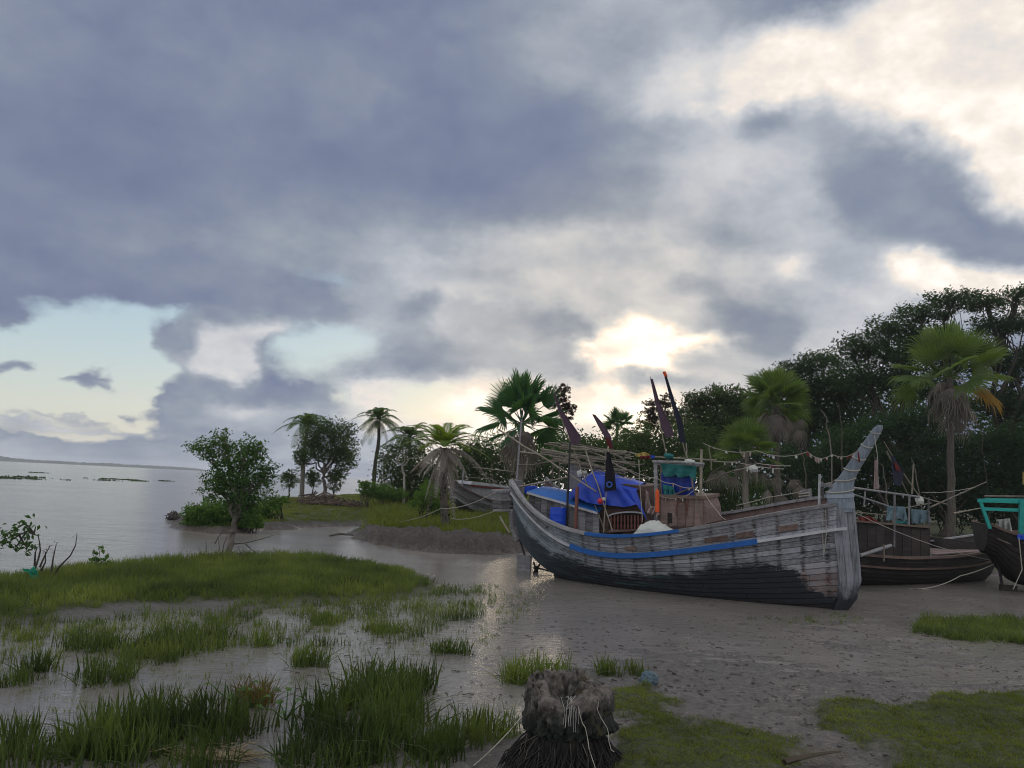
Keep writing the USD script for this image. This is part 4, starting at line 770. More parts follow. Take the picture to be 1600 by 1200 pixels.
def feather(c, az, el, L, r, droop=.55, nl=34, ll=.42, w=.035, vee=.5, hang=.35):
    """a feather palm frond from c"""
    t = np.linspace(0, 1, 16); h = np.array([math.cos(az), math.sin(az), 0]); p = c + np.outer(t * L * math.cos(el), h) + np.outer(t * L * math.sin(el) - droop * L * t ** 2.3, [0, 0, 1]); p -= np.outer(t ** 2.5 * L * .16 * max(0, math.sin(el)), -h)
    m = MB().tube(p, np.linspace(.03, .008, 16), 4, False); tt = np.linspace(.14, .99, nl); V, F = [], []
    pp = np.stack([np.interp(tt, t, p[:, k]) for k in range(3)], 1); tg = np.gradient(pp, axis=0); tg /= np.linalg.norm(tg, axis=1, keepdims=True); sd = np.tile([h[1], -h[0], 0.0], (nl, 1)); up = np.cross(sd, tg)
    for s in (-1, 1):
        l = ll * np.sin(np.pi * (tt * .80 + .17)) ** .6 * r.uniform(.85, 1.15, nl); dr = sd * s + tg * .65 + up * vee * .5; dr /= np.linalg.norm(dr, axis=1, keepdims=True); md = pp + dr * (l * .55)[:, None]; tp = pp + dr * l[:, None]; tp[:, 2] -= l * hang * r.uniform(.6, 1.5, nl); md[:, 2] -= l * hang * .22; wv = tg * w / 2
        V.append(np.stack([pp - wv * .6, pp + wv * .6, md + wv, md - wv, tp], 1).reshape(-1, 3)); i = np.arange(nl)[:, None] * 5 + (0 if s < 0 else nl * 5); F.append(np.vstack([i + [[0, 1, 2]], i + [[0, 2, 3]], i + [[3, 2, 4]]]))
    return m.add(np.vstack(V), np.vstack(F))
def feather_palm(name, label, base, via, crown, Y, nf, L, tr, lm, seed, el=(-10, 80), droop=.55, dead=0, ll=.42, tm=None, group='feather palms', dead_L=1.0, hang=.35, w=.055, rough=0.0, dead_az=None):
    r = np.random.default_rng(seed); b0 = ground_base(*base, Y); c = dp(*crown, Y); T = Thing(name, label, 'palm tree', group, loc=b0)
    K = [b0] + [dp(x, y, Y) for x, y in via] + [c]; t = np.linspace(0, len(K) - 1, 26); q = np.stack([np.interp(t, range(len(K)), [k[j] for k in K]) for j in range(3)], 1); q = ndimage.gaussian_filter1d(q, 1.6, axis=0, mode='nearest')
    rad = np.linspace(tr * 1.1, tr * .8, 26); rad[0] *= 1.7; rad[1] *= 1.25; rad *= 1 + (.06 + rough) * (np.arange(26) % 2); T.part('trunk', MB().tube(q, rad, 10), tm or BARK, True)
    if rough:
        for k in range(46):
            s = r.integers(2, 25); a = k * 2.4; h = np.array([math.cos(a), math.sin(a), 0]); T.part('leaf_stub', MB().hexa(q[s] + h * tr * .8 + np.array([[-.05, 0, 0], [.05, 0, 0], [.04, 0, .05], [-.04, 0, .05]]), q[s] + h * tr * 1.35 + np.array([[-.03, 0, .1], [.03, 0, .1], [.03, 0, .14], [-.03, 0, .14]])), BARKD)
    for k in range(nf):
        e = math.radians(el[0] + (el[1] - el[0]) * ((k + .5) / nf) ** .9); T.part('frond', feather(c, 2.39996 * k + r.uniform(-.2, .2), e, L * r.uniform(.85, 1.1), r, droop * r.uniform(.8, 1.2), ll=ll, hang=hang, w=w), lm)
    for k in range(dead):
        a = 2.39996 * k + r.uniform(-.3, .3) if dead_az is None else r.uniform(*dead_az); T.part('dead_frond', feather(c - (0, 0, .15), a, math.radians(r.uniform(-60, 15)), L * dead_L * r.uniform(.4, 1.1), r, r.uniform(.4, .95), 26, ll * .75, w, .2, .8), L_DEAD)
    return T
# left of the boat
tree('mangrove_tree', 'young leafy mangrove tree standing in the water at the edge of the grass bank', 'tree', (362, 874), [(322, 700, 27, 22), (347, 684, 18, 18), (352, 706, 26, 24), (388, 704, 26, 26), (405, 702, 16, 18), (376, 732, 40, 34), (412, 738, 24, 26), (346, 742, 28, 26), (338, 764, 26, 18), (392, 765, 40, 30), (362, 772, 40, 26), (385, 792, 28, 22)], float(gp(362, 872)[1]), 10500, .085, L_MANG, BARK, .10, 21, via=((360, 850), (365, 822), (374, 800)), twigs=220, sig=.13, aspect=.5, shell=2.0)
bush('leafy green bush hanging over the crumbling tip of the far bank', [(330, 802, 36, 22), (304, 806, 20, 16), (358, 800, 26, 20), (395, 812, 22, 12), (380, 800, 22, 16), (318, 820, 26, 11), (352, 822, 30, 11), (388, 822, 26, 10)], 32.5, 10500, .13, L_BUSH, 22, depth=.8)
bush('small bright bush at the water edge right of the mangrove trunk', [(398, 806, 20, 14), (412, 800, 16, 12), (425, 790, 18, 16), (440, 782, 14, 8)], 37, 2600, .13, L_BUSH, 23, depth=.8)
feather_palm('coconut_palm', 'coconut palm with drooping fronds standing against the round leafy tree', (472, 772), ((473, 745), (475, 700)), (481, 668), 64, 20, 2.7, .17, L_FEATH, 31, (8, 80), .7, ll=.62, hang=.4)
tree('leafy_tree', 'round leafy tree with spreading branches over an eroded root mound', 'tree', (512, 777), [(495, 680, 30, 24), (522, 672, 30, 20), (540, 690, 22, 28), (508, 700, 34, 22), (545, 716, 18, 22), (485, 704, 22, 24), (525, 715, 24, 18), (470, 716, 14, 18), (532, 738, 14, 16)], 62, 11500, .19, L_TREE, BARK, .17, 32, via=((508, 757), (506, 742)), twigs=160, sig=.15)
for px, py, rx, ry, b, lab in ((455, 748, 16, 17, 452, 'small round shrub on the bank left of the coconut palm trunk'), (490, 748, 13, 15, 489, 'small dark shrub between the coconut trunk and the leafy tree'), (524, 750, 13, 20, 522, 'slim shrub on the bank just right of the leafy tree')):
    tree('small_tree', lab, 'tree', (b, 774), [(px, py, rx, ry), (px - 5, py - 6, rx * .6, ry * .6)], 66, 1500, .17, L_TREE, BARKD, .09, 33 + px, twigs=30)
feather_palm('coconut_palm', 'tallest coconut palm, slender and slightly leaning, left of the thicket', (584, 757), ((586, 725), (592, 690)), (592, 655), 75, 28, 2.5, .17, L_FEATH, 41, (-25, 82), .62, ll=.60, hang=.4, tm=BARKD, dead=4, dead_L=.8)
feather_palm('coconut_palm', 'coconut palm rising out of the thicket beside the date palm', (640, 765), ((640, 720),), (640, 684), 68, 24, 2.6, .16, L_FEATH, 42, (-10, 80), .6, ll=.55, hang=.5)
tree('pale_tree', 'thin pale trunked tree with sparse leaves in front of the thicket', 'tree', (632, 762), [(612, 704, 20, 14), (635, 696, 24, 14), (655, 706, 20, 16), (600, 716, 14, 10)], 58, 2200, .17, L_TREE, BARKP, .10, 43, via=((631, 745), (627, 725)), twigs=60)
bush('tall dark thicket of bushes between the coconut palms and the date palm', [(615, 735, 34, 34), (650, 740, 36, 40), (672, 752, 30, 36), (632, 770, 44, 20), (720, 745, 36, 44), (745, 752, 40, 40), (785, 735, 44, 44), (825, 735, 44, 44), (765, 708, 40, 32), (730, 715, 36, 30)], 60, 24000, .24, L_TREE, 44, name='thicket', cat='thicket', sig=.16)  # last two blobs added to block the bright low sky and its glint
bush('bright low bush at the left foot of the thicket', [(575, 765, 18, 12), (595, 768, 22, 13), (617, 772, 22, 10), (570, 757, 10, 8)], 57, 3000, .19, L_BUSH, 45)
bush('green bush growing on the bank left of the date palm trunk', [(672, 770, 18, 22), (660, 786, 24, 14), (684, 790, 14, 14)], 41, 2600, .14, L_BUSH, 46)
feather_palm('date_palm', 'date palm with bright green fronds over a skirt of dry grey ones', (697, 824), ((693, 780), (693, 735)), (694, 697), 36, 22, 2.1, .15, L_DATE, 47, (12, 68), .42, dead=18, ll=.38, tm=BARK, dead_L=1.05, hang=.25, w=.045, rough=.12, group='palms on the far bank')
fan_palm('dark fan palm with a broad spiky crown behind the stern of the boat', (815, 800), (815, 662), 44, 24, 1.75, 1.45, L_FAND, 51, .17, 8, 1.0, front=(-.05, -1, .75), elmin=-25, dead_px=((800, 702), (835, 706), (826, 712), (808, 716), (790, 696)))
tree('bronze_sapling', 'slender young tree with bronze leaves lit from behind beside the dark fan palm', 'tree', (884, 780), [(880, 612, 13, 16), (876, 632, 16, 16), (888, 640, 13, 14), (882, 656, 12, 12)], 46, 1500, .19, L_BRONZE, BARKD, .05, 52, via=((882, 700), (880, 660)), twigs=40)
fan_palm('far fan palm with small crown showing above the flags', (965, 790), (965, 665), 72, 18, 1.2, .7, L_FAND, 53, .16, 0, elmin=-20)
tree('bronze_tree', 'loose leafed tree with bronze tips lit from behind near the tall flags', 'tree', (1030, 790), [(1022, 640, 18, 18), (1040, 630, 16, 14), (1012, 660, 20, 18), (1040, 660, 26, 22), (1058, 650, 10, 14), (1000, 690, 26, 18)], 66, 5200, .24, L_BRONZE, BARKD, .12, 54, twigs=80)
bush('green thicket behind the rack of bamboo', [(985, 690, 40, 26), (1030, 695, 50, 30), (1075, 690, 44, 36), (900, 700, 60, 26), (940, 712, 60, 28), (1000, 725, 80, 30), (860, 720, 50, 28)], 58, 15000, .26, L_TREE, 55, name='thicket', cat='thicket', sig=.16)
# the wood on the right
tree('forest_tree', 'rounded dark green tree left of the middle fan palm', 'tree', (1120, 800), [(1090, 628, 26, 18), (1120, 620, 30, 20), (1150, 628, 30, 24), (1085, 655, 36, 24), (1130, 660, 50, 34), (1170, 650, 36, 30), (1110, 695, 60, 34)], 62, 17000, .27, L_TREE, BARKD, .3, 61, twigs=90, sig=.15, group=None)
tree('forest_tree', 'broad dark tree rising behind the middle fan palm', 'tree', (1260, 810), [(1245, 578, 34, 16), (1285, 566, 44, 20), (1215, 600, 40, 20), (1270, 605, 60, 28), (1320, 610, 50, 30), (1240, 650, 70, 34), (1310, 655, 50, 34)], 66, 19000, .28, L_RAIN, BARKD, .34, 62, twigs=90, sig=.15)
tree('rain_tree', 'great rain tree with an umbrella crown above the prow of the boat', 'tree', (1420, 820), [(1345, 542, 44, 18), (1390, 515, 44, 18), (1440, 490, 46, 17), (1490, 470, 48, 16), (1400, 555, 70, 22), (1460, 530, 60, 22), (1350, 590, 60, 24), (1430, 600, 66, 24), (1500, 560, 50, 26)], 60, 23000, .27, L_RAIN, BARKD, .42, 63, twigs=140, sig=.17, fork=.35)
tree('rain_tree', 'tall rain tree cut by the right edge of the view', 'tree', (1580, 830), [(1540, 475, 40, 15), (1590, 462, 44, 16), (1640, 452, 50, 16), (1560, 510, 50, 18), (1620, 500, 60, 22), (1580, 570, 50, 24), (1640, 560, 60, 30), (1570, 630, 60, 26), (1650, 640, 60, 40)], 58, 19000, .27, L_RAIN, BARKD, .42, 64, twigs=140, sig=.17, fork=.35)
for k, (blobs, Y, lab) in enumerate((([(1330, 690, 50, 26), (1385, 668, 56, 22), (1440, 655, 50, 20), (1360, 720, 60, 24)], 54, 'dark leafy tree between the prow and the tall fan palm'), ([(1420, 720, 50, 24), (1475, 740, 50, 28), (1530, 700, 50, 26), (1560, 740, 60, 34), (1450, 690, 46, 18)], 53, 'dark leafy tree behind the trunk of the tall fan palm'), ([(1590, 690, 40, 34), (1610, 750, 50, 40), (1560, 780, 50, 24)], 52, 'dark tree at the right edge behind the turquoise railing'))):
    tree('forest_tree', lab, 'tree', (blobs[1][0], 812), blobs, Y, 8500, .25, L_RAIN, BARKD, .2, 65 + k, twigs=80, sig=.15)
bush('green undergrowth behind the fore house of the boat', [(1120, 745, 40, 24), (1160, 765, 46, 26), (1125, 785, 34, 20), (1105, 720, 40, 20)], 46, 5200, .19, L_TREE, 71)
bush('dark undergrowth below the wood behind the prow', [(1260, 770, 50, 34), (1320, 760, 50, 36), (1230, 730, 50, 36), (1370, 780, 50, 36), (1300, 720, 50, 30)], 56, 9000, .28, L_RAIN, 72)
bush('dark undergrowth behind the dark boats on the right', [(1430, 780, 50, 36), (1500, 790, 50, 34), (1570, 800, 50, 30), (1640, 800, 50, 40), (1470, 760, 50, 30)], 56, 9000, .28, L_RAIN, 73)
def far_wood():
    r = np.random.default_rng(80); bl = [(x, y, 60, 34, r.uniform(-4, 6)) for x in range(880, 1760, 42) for y in range(715, 800, 32)] + [(x, y, 55, 30, r.uniform(-4, 6)) for x in range(1200, 1720, 45) for y in range(630, 720, 34)]
    P, _, _ = blob_points(bl, 82, 26000, r, .8, 9, .2); solo('forest_understorey', leafmesh(P, .62, r, .2, .6), L_RAIN, 'dark leafy depth of the wood behind the boats', 'wood', kind='stuff')
far_wood()
fan_palm('fan palm with a grey skirt of dead fronds in the middle of the wood', (1216, 815), (1212, 632), 42, 24, 1.35, .95, L_FAN, 81, .17, 12, 1.5, elmin=-12, yellow=(), dead_px=((1195, 655), (1235, 660), (1255, 655), (1205, 672), (1246, 672), (1190, 680)))
fan_palm('low fan palm growing in front of the middle fan palm', (1165, 800), (1166, 706), 40, 16, 1.15, .8, L_FAN, 82, .15, 4, .8, elmin=-15, dead_px=((1130, 735), (1150, 745), (1190, 740), (1215, 745), (1235, 750), (1110, 740), (1250, 760), (1200, 765), (1225, 775)))
fan_palm('tallest fan palm with a huge green crown near the right edge', (1487, 836), (1484, 590), 45, 27, 1.75, 1.75, L_FAN, 83, .19, 10, 2.2, elmin=-22, yellow=(0,), dead_px=((1468, 628), (1478, 640), (1502, 632), (1508, 640), (1480, 655), (1500, 660), (1494, 645)))
# bare stems and creepers in the dark of the wood
for k, pts in enumerate((((1300, 760), (1297, 690), (1290, 650), (1283, 640)), ((1318, 760), (1316, 680), (1310, 630)), ((1262, 790), (1258, 730), (1250, 700)), ((1395, 760), (1380, 730), (1366, 712)), ((1445, 780), (1432, 740), (1424, 715)), ((1545, 760), (1538, 690), (1520, 640)))):
    r = np.random.default_rng(90 + k); P = np.array([dp(x, y, 47 + k) for x, y in pts]); P[0] = (P[0][0], P[0][1], float(height([P[0][0]], [P[0][1]])[0])); t = np.linspace(0, len(P) - 1, 12); q = np.stack([np.interp(t, range(len(P)), P[:, j]) for j in range(3)], 1); q[1:-1] += r.normal(size=(10, 3)) * .06
    solo('bare_stem', MB().tube(q, np.linspace(.045, .02, 12), 6), BARK, 'bare pale stem rising in the dark wood', 'sapling', 'bare stems in the dark wood', smooth=True)

# ---------------------------------------------------------------- rigging and gear on the main boat
W1 = lambda x, y, yl=0.0: F1.world(F1.loc(x, y, yl))
def parts1(name, pts, yl, rad, mat, T=boat, label=None): return T.part(name, MB().tube(F1.curve(pts, yl) if np.isscalar(yl) else np.array([F1.loc(p[0], p[1], y) for p, y in zip(pts, yl)]), rad, 6), mat, label=label)
parts1('gantry_post', [(1025, 824), (1025, 770), (1024, 719)], -.35, [.05, .048, .045], W_GREY); parts1('gantry_post', [(1094, 812), (1095, 760), (1096, 702)], -.35, [.035, .033, .03], BAMBOO); parts1('gantry_post', [(1033, 790), (1033, 724)], .35, .03, BAMBOO)
parts1('gantry_beam', [(1020, 721), (1060, 722), (1100, 725)], -.38, .04, W_GREY); parts1('gantry_beam', [(1022, 727), (1060, 727), (1099, 729)], .35, .035, W_GREY); parts1('gantry_beam', [(1006, 713), (1060, 716), (1120, 719)], .1, .022, BAMBOO)
parts1('mast', [(885, 830), (888, 750), (891, 690)], -.85, [.032, .03, .022], IRON, label='thin dark upright mast'); boat.part('deck_post', MB().bar(F1.loc(899, 834, -.95), F1.loc(902, 760, -.95), .07, .07, (0, 1, 0)), '/World/Looks/red_brown_paint', label='square rusty red post')
parts1('cabin_post', [(873, 790), (875, 705)], .3, .02, BAMBOO); parts1('cabin_post', [(862, 770), (865, 695)], .6, .02, BAMBOO); parts1('stern_pole', [(806, 770), (810, 715), (815, 655)], .1, .024, W_GREY); parts1('cabin_post', [(948, 750), (946, 705)], .3, .02, W_GREY); parts1('cabin_post', [(975, 745), (972, 712)], .5, .02, W_GREY)
def draped():
    r = np.random.default_rng(3); top = np.array([(903, 768), (911, 749), (924, 738), (935, 733), (950, 738), (970, 744), (990, 748), (1007, 753)]); hem = np.array([(903, 777), (918, 786), (936, 789), (952, 790), (975, 792), (995, 788), (1004, 800), (1010, 812)])
    n = 40; u = np.linspace(0, 1, n); tx = np.interp(u, np.linspace(0, 1, 8), top[:, 0]); ty = np.interp(u, np.linspace(0, 1, 8), top[:, 1]); hx = np.interp(u, np.linspace(0, 1, 8), hem[:, 0]); hy = np.interp(u, np.linspace(0, 1, 8), hem[:, 1])
    rows = []
    for i in range(n):
        A = F1.loc(tx[i], ty[i], .05); C = F1.loc(hx[i], hy[i], -.80); Bm = np.array([A[0] * .75 + C[0] * .25, -.70, A[2] - .16 - .05 * math.sin(u[i] * 9)]); D = np.array([A[0], .72, A[2] - .22]); E_ = np.array([A[0], .8, C[2]])
        q = [E_, D, A, Bm * .4 + A * .6, Bm, Bm * .66 + C * .34, Bm * .33 + C * .67, C]; q = np.array(q); q[1:, 1] += .035 * np.sin(u[i] * 31 + np.arange(7) * .5) * np.linspace(.2, 1, 7) + .03 * (fb(q[1:, 0] * 4, q[1:, 2] * 2, 0, 3, 5) - .5); q[:, 2] += .06 * (fb(q[:, 0] * 3, q[:, 1] * 3, 1, 3, 6) - .5); rows.append(q)
    Gr = np.array(rows); Gr = F1.world(Gr.reshape(-1, 3)).reshape(Gr.shape); N = np.cross(np.gradient(Gr, axis=0), np.gradient(Gr, axis=1)); N /= np.maximum(np.linalg.norm(N, axis=2, keepdims=True), 1e-9)
    solo('tarpaulin', slab(Gr, N, .012), TARP, 'large bright blue tarpaulin draped over the wheelhouse amidships', 'tarpaulin', smooth=40)
draped()
def hung(name, tl, tr, br, bl, yl, mat, label, cat, ripple=.04, n=(24, 14), seed=1, rag=0.0, group=None):
    r = np.random.default_rng(seed); u, v = np.meshgrid(np.linspace(0, 1, n[0]), np.linspace(0, 1, n[1]), indexing='ij'); c = [np.asarray(p, float) for p in (tl, tr, br, bl)]
    px = ((1 - u) * (1 - v))[..., None] * c[0] + (u * (1 - v))[..., None] * c[1] + (u * v)[..., None] * c[2] + ((1 - u) * v)[..., None] * c[3]; px[..., 1] += rag * v * (fb(u * 5, 0 * u, seed, 3, 2) - .5) * 2
    P = np.array([[W1(*q, yl) for q in row] for row in px]); P += F1.R[:, 1] * (ripple * np.sin(u * 17 + v * 2) * (.3 + v) + ripple * 2 * (fb(u * 4, v * 3, seed, 3, 7) - .5))[..., None]
    N = np.cross(np.gradient(P, axis=0), np.gradient(P, axis=1)); N /= np.linalg.norm(N, axis=2, keepdims=True); solo(name, slab(P, N, .008), mat, label, cat, group, smooth=True)
NETTEAL = M_net('teal_net', (.035, .26, .25), 45, .62); NETGREEN = M_net('green_net', (.02, .30, .20), 60, .6); NETWHITE = M_plain('white_netting', (.42, .44, .42), .9, .3, 40); CLOTHT = M_plain('teal_cloth', (.035, .20, .20), .8, .3, 8, trans=.3)
hung('tarpaulin', (1033, 738), (1087, 742), (1086, 778), (1034, 775), -.30, TARP, 'blue tarpaulin sheet hanging from the gantry above the fore house', 'tarpaulin', seed=4, rag=4)
hung('hanging_cloth', (1033, 724), (1089, 728), (1087, 748), (1034, 742), -.40, CLOTHT, 'teal cloth hung over the gantry beam above the blue sheet', 'cloth', seed=5, rag=6)
hung('hanging_net', (1036, 757), (1052, 760), (1058, 774), (1036, 776), -.36, NETTEAL, 'scrap of teal netting against the lower blue sheet', 'net', seed=6, rag=6)
# bamboo stored above the cabin
r = np.random.default_rng(12)
for k in range(26):
    lay = k % 3; t = r.uniform(0, .35); x0 = 812 + r.uniform(0, 70) + (20 if lay else 0); x1 = 992 - r.uniform(0, 70); base = lambda x: 686 + (x - 812) * (27 / 180) + (0, 14, 26)[lay] * min(1, max(.15, (x - 815) / 60)) + r.uniform(-6, 6)
    y = r.uniform(-.6, .7); p = np.array([W1(x, base(x), y) for x in np.linspace(x0, x1, 4)]); p = np.stack([np.interp(np.linspace(0, 3, 9), range(4), p[:, j]) for j in range(3)], 1); p[:, 2] = ndimage.gaussian_filter1d(p[:, 2], 2)
    solo('bamboo_pole', MB().tube(p, np.linspace(.026, .014, 9), 6), BAMBOO, 'bamboo pole lying in the bundle on the rack above the cabin', 'pole', 'bamboo poles bundled on the rack')
for k in range(34):
    x0, y0 = r.uniform(885, 985), r.uniform(704, 735); a = r.normal(0, .25); L = r.uniform(10, 30); y = r.uniform(-.5, .5)
    solo('short_stick', MB().tube([W1(x0, y0, y), W1(x0 + L * math.cos(a), y0 + L * math.sin(a) + L * .12, y + .2)], r.uniform(.012, .022), 5), BAMBOO, 'short stick in the tangle below the bamboo bundle', 'stick', 'sticks tangled under the bamboo')
POLES = [((779, 671), (932, 768), -.5, -.9, .022, 'long pale pole slanting down from the stern over the aft cabin'), ((812, 760), (888, 745), -.3, -.3, .026, 'bent grey spar above the blue cabin roof'), ((808, 727), (892, 719), .2, .0, .02, 'thin pole lying level between the stern pole and the mast'), ((816, 660), (884, 672), .2, .4, .012, 'thin light rod at the top of the stern pole'),
         ((812, 706), (880, 713), .5, .5, .02, 'grey pole under the upper bamboo bundle'), ((915, 704), (957, 829), -.6, -.98, .018, 'leaning pole amidships, the right one of the crossed pair'), ((910, 740), (948, 768), -.5, -.7, .018, 'short pole leaning on the blue tarpaulin'), ((1081, 747), (1096, 820), -.5, -.7, .02, 'pale pole leaning against the front of the fore house'),
         ((1040, 779), (1147, 735), -.5, -.1, .020, 'long boom wrapped in rags rising forward from the fore house'), ((1112, 735), (1108, 697), .1, .1, .014, 'short upright bamboo stake right of the gantry'), ((1074, 716), (1072, 692), .1, .1, .016, 'paired bamboo stub on top of the gantry'), ((1162, 717), (1156, 699), .3, .3, .012, 'slim stick standing on the line forward of the gantry'), ((1286, 760), (1310, 748), .2, -.1, .02, 'short stick behind the prow'),
         ((820, 748), (824, 715), .0, .0, .016, 'stake standing above the stern rail'), ((938, 712), (1000, 745), -.2, -.1, .014, 'thin pole sloping forward under the bamboo')]
for a, b, ya_, yb_, rad, lab in POLES:
    P = np.array([W1(*a, ya_), W1(*b, yb_)]); q = np.linspace(P[0], P[1], 8); q[1:-1] += r.normal(size=(6, 3)) * .012; solo('pole', MB().tube(q, np.linspace(rad * 1.15, rad * .8, 8), 7), BAMBOO, lab, 'pole', smooth=True)
# flags
FL_P = M_plain('faded_purple_cloth', (.13, .085, .125), .85, .25, 5, trans=.25); FL_D = M_plain('dark_navy_cloth', (.028, .032, .055), .85, .3, 5, trans=.15); FL_R = M_plain('faded_red_cloth', (.20, .035, .035), .85, .3, 5, trans=.3); FL_B = M_plain('black_cloth', (.012, .012, .022), .85, .3, 5, trans=.1); ORANGE = M_plain('orange_plastic', (.55, .085, .02), .5, .2); CLOTHP = M_plain('pale_pink_cloth', (.42, .33, .32), .9, .3, 7, trans=.2); YELLOW = M_plain('yellow_cloth', (.45, .36, .12), .8, .3, 7, trans=.3); EMB = M_plain('blue_emblem', (.03, .10, .38), .7, .2)
def sheet(Lp, Rp, yl, loc, m=14, n=6, rip=.02):
    Lp, Rp = np.asarray(Lp, float), np.asarray(Rp, float); s = np.linspace(0, 1, m); f = lambda Q: np.stack([np.interp(s, np.linspace(0, 1, len(Q)), Q[:, k]) for k in (0, 1)], 1); a, b = f(Lp), f(Rp); u = np.linspace(0, 1, n)
    P = np.array([[loc(*(a[i] * (1 - q) + b[i] * q), yl) for q in u] for i in range(m)]); P[..., 1] += rip * np.sin(u * 9 + s[:, None] * 3) * (.2 + u); N = np.cross(np.gradient(P, axis=0), np.gradient(P, axis=1)); N /= np.maximum(np.linalg.norm(N, axis=2, keepdims=True), 1e-9); return slab(P, N, .006)
def flag(label, pole, L_, R_, yl, mat, rad=.016, loc=W1, tip=None, extra=None, pm=None):
    b = loc(*pole[-1], yl); T = Thing('flag', label, 'flag', 'flags on the boats', loc=b); P = np.array([loc(x, y, yl) for x, y in pole]); T.part('pole', MB().tube(P, np.linspace(rad * .6, rad, len(P)), 6), pm or BAMBOO)
    c = T.part('cloth', sheet(L_, R_, yl - .03, loc), mat)
    if tip: T.part('tip_cloth', sheet(*tip, yl - .035, loc, 6, 3), ORANGE)
    if extra: extra(T, c)
flag('faded purple flag on a leaning pole over the aft cabin, leftmost of the flags', [(865, 612), (872, 640), (882, 668), (893, 694), (919, 762), (945, 829)], [(865, 614), (872, 640), (880, 658), (889, 682), (894, 695)], [(868, 614), (877, 640), (895, 664), (908, 683), (905, 694)], -.75, FL_P)
flag('faded maroon and red pennant leaning over the bamboo bundle', [(926, 648), (938, 668), (955, 702), (966, 730)], [(925, 647), (936, 668), (949, 690), (953, 701)], [(930, 648), (945, 665), (955, 684), (958, 701)], -.1, FL_P, extra=lambda T, c: T.part('red_edge', sheet([(946, 684), (951, 700)], [(951, 683), (957, 701)], -.16, W1, 5, 3), FL_R))
flag('tall purple flag on a thin pole, left of the tall pair', [(1016, 588), (1026, 635), (1037, 690), (1045, 728), (1053, 782)], [(1016, 592), (1024, 630), (1033, 664), (1040, 684)], [(1020, 592), (1031, 630), (1047, 662), (1053, 681)], .1, FL_P)
flag('tall dark navy flag with an orange tip, right of the tall pair', [(1037, 581), (1053, 640), (1066, 690), (1076, 726), (1083, 760)], [(1038, 588), (1049, 630), (1058, 662), (1062, 690)], [(1042, 588), (1055, 630), (1067, 664), (1071, 692)], .1, FL_D, tip=([(1035, 581), (1038, 588)], [(1040, 580), (1043, 589)]))
def emblem(T, c):
    k = np.linspace(0, 2 * np.pi, 15)[:-1]; a = np.array([W1(952 + 5 * math.cos(q), 757 + 5 * math.sin(q), -1.02) for q in k]); b = np.array([W1(952 + 3 * math.cos(q), 757 + 3 * math.sin(q), -1.02) for q in k]); T.part('emblem', MB().grid(np.stack([np.vstack([a, a[:1]]), np.vstack([b, b[:1]])], 1)), EMB, parent=c)
flag('black flag with a blue ring hanging in front of the blue tarpaulin', [(951, 698), (949, 740), (945, 800), (943, 832)], [(948, 706), (946, 735), (944, 768)], [(952, 706), (960, 738), (963, 766)], -.92, FL_B, extra=emblem)
# barrels, floats, net, cloths
def drum(label, px, py, yl, rad, h, tilt=(0, 0, 0)):
    c = W1(px, py, yl); T = Thing('barrel', label, 'barrel', 'blue barrels', loc=c); prof = [(0, 0), (rad * .93, 0), (rad, .03), (rad, h * .3), (rad * 1.04, h * .33), (rad, h * .36), (rad, h * .64), (rad * 1.04, h * .67), (rad, h * .70), (rad, h - .03), (rad * .95, h), (rad * .95, h - .02), (0, h - .02)]
    m = trimesh.creation.revolve(prof, sections=22); m.apply_transform(trimesh.transformations.euler_matrix(*tilt)); T.part('body', (m.vertices + c, m.faces), BLUEPL, 35); l = trimesh.creation.cylinder(.03, .03, sections=10); l.apply_translation((rad * .5, 0, h - .005)); l.apply_transform(trimesh.transformations.euler_matrix(*tilt)); T.part('cap', (l.vertices + c, l.faces), WHITEP)
drum('blue plastic barrel standing on deck against the aft cabin wall', 871, 824, -1.02, .215, .52); drum('blue barrel lying low behind the stern rail', 829, 772, .25, .19, .24)
def ball(name, px, py, yl, rad, mat, label, cat, sq=(1, 1, 1), group=None, nz=0.0, loc=W1):
    m = trimesh.creation.icosphere(3, rad); v = m.vertices * sq; v = v * (1 + nz * (fb(v[:, 0] * 2.2 / rad, v[:, 1] * 2.2 / rad, v[:, 2] * 2.2 / rad, 4, 8) - .5))[:, None]; solo(name, (v + loc(px, py, yl), m.faces), mat, label, cat, group, smooth=True)
REDF = M_plain('red_float_plastic', (.42, .02, .035), .4, .15)
ball('float', 938, 783, -1.0, .075, REDF, 'small red ball float tied where the leaning poles cross', 'float'); ball('float', 943.5, 780, -.98, .05, NETWHITE, 'small white float right beside the red one', 'float')
for k, (x, y, lab) in enumerate(((907, 740, 'white bag hung left of the blue tarpaulin, the larger lower one'), (914, 739, 'white bag hung at the left edge of the blue tarpaulin, the upper one'), (1177, 733, 'white rag bundle tied on the forward line'), (1045, 713, 'pale blue cloth bundle on top of the gantry, its left end'), (1078, 722, 'whitish cloth bundle lying on the right half of the gantry beam'))):
    ball('bundle', x, y, -.42, (.085, .06, .10, .11, .12)[k], CLOTHT if k == 3 else NETWHITE, lab, 'bundle', (1.1, .8, (1.2, 1, .9, .7, .6)[k]), nz=.8)
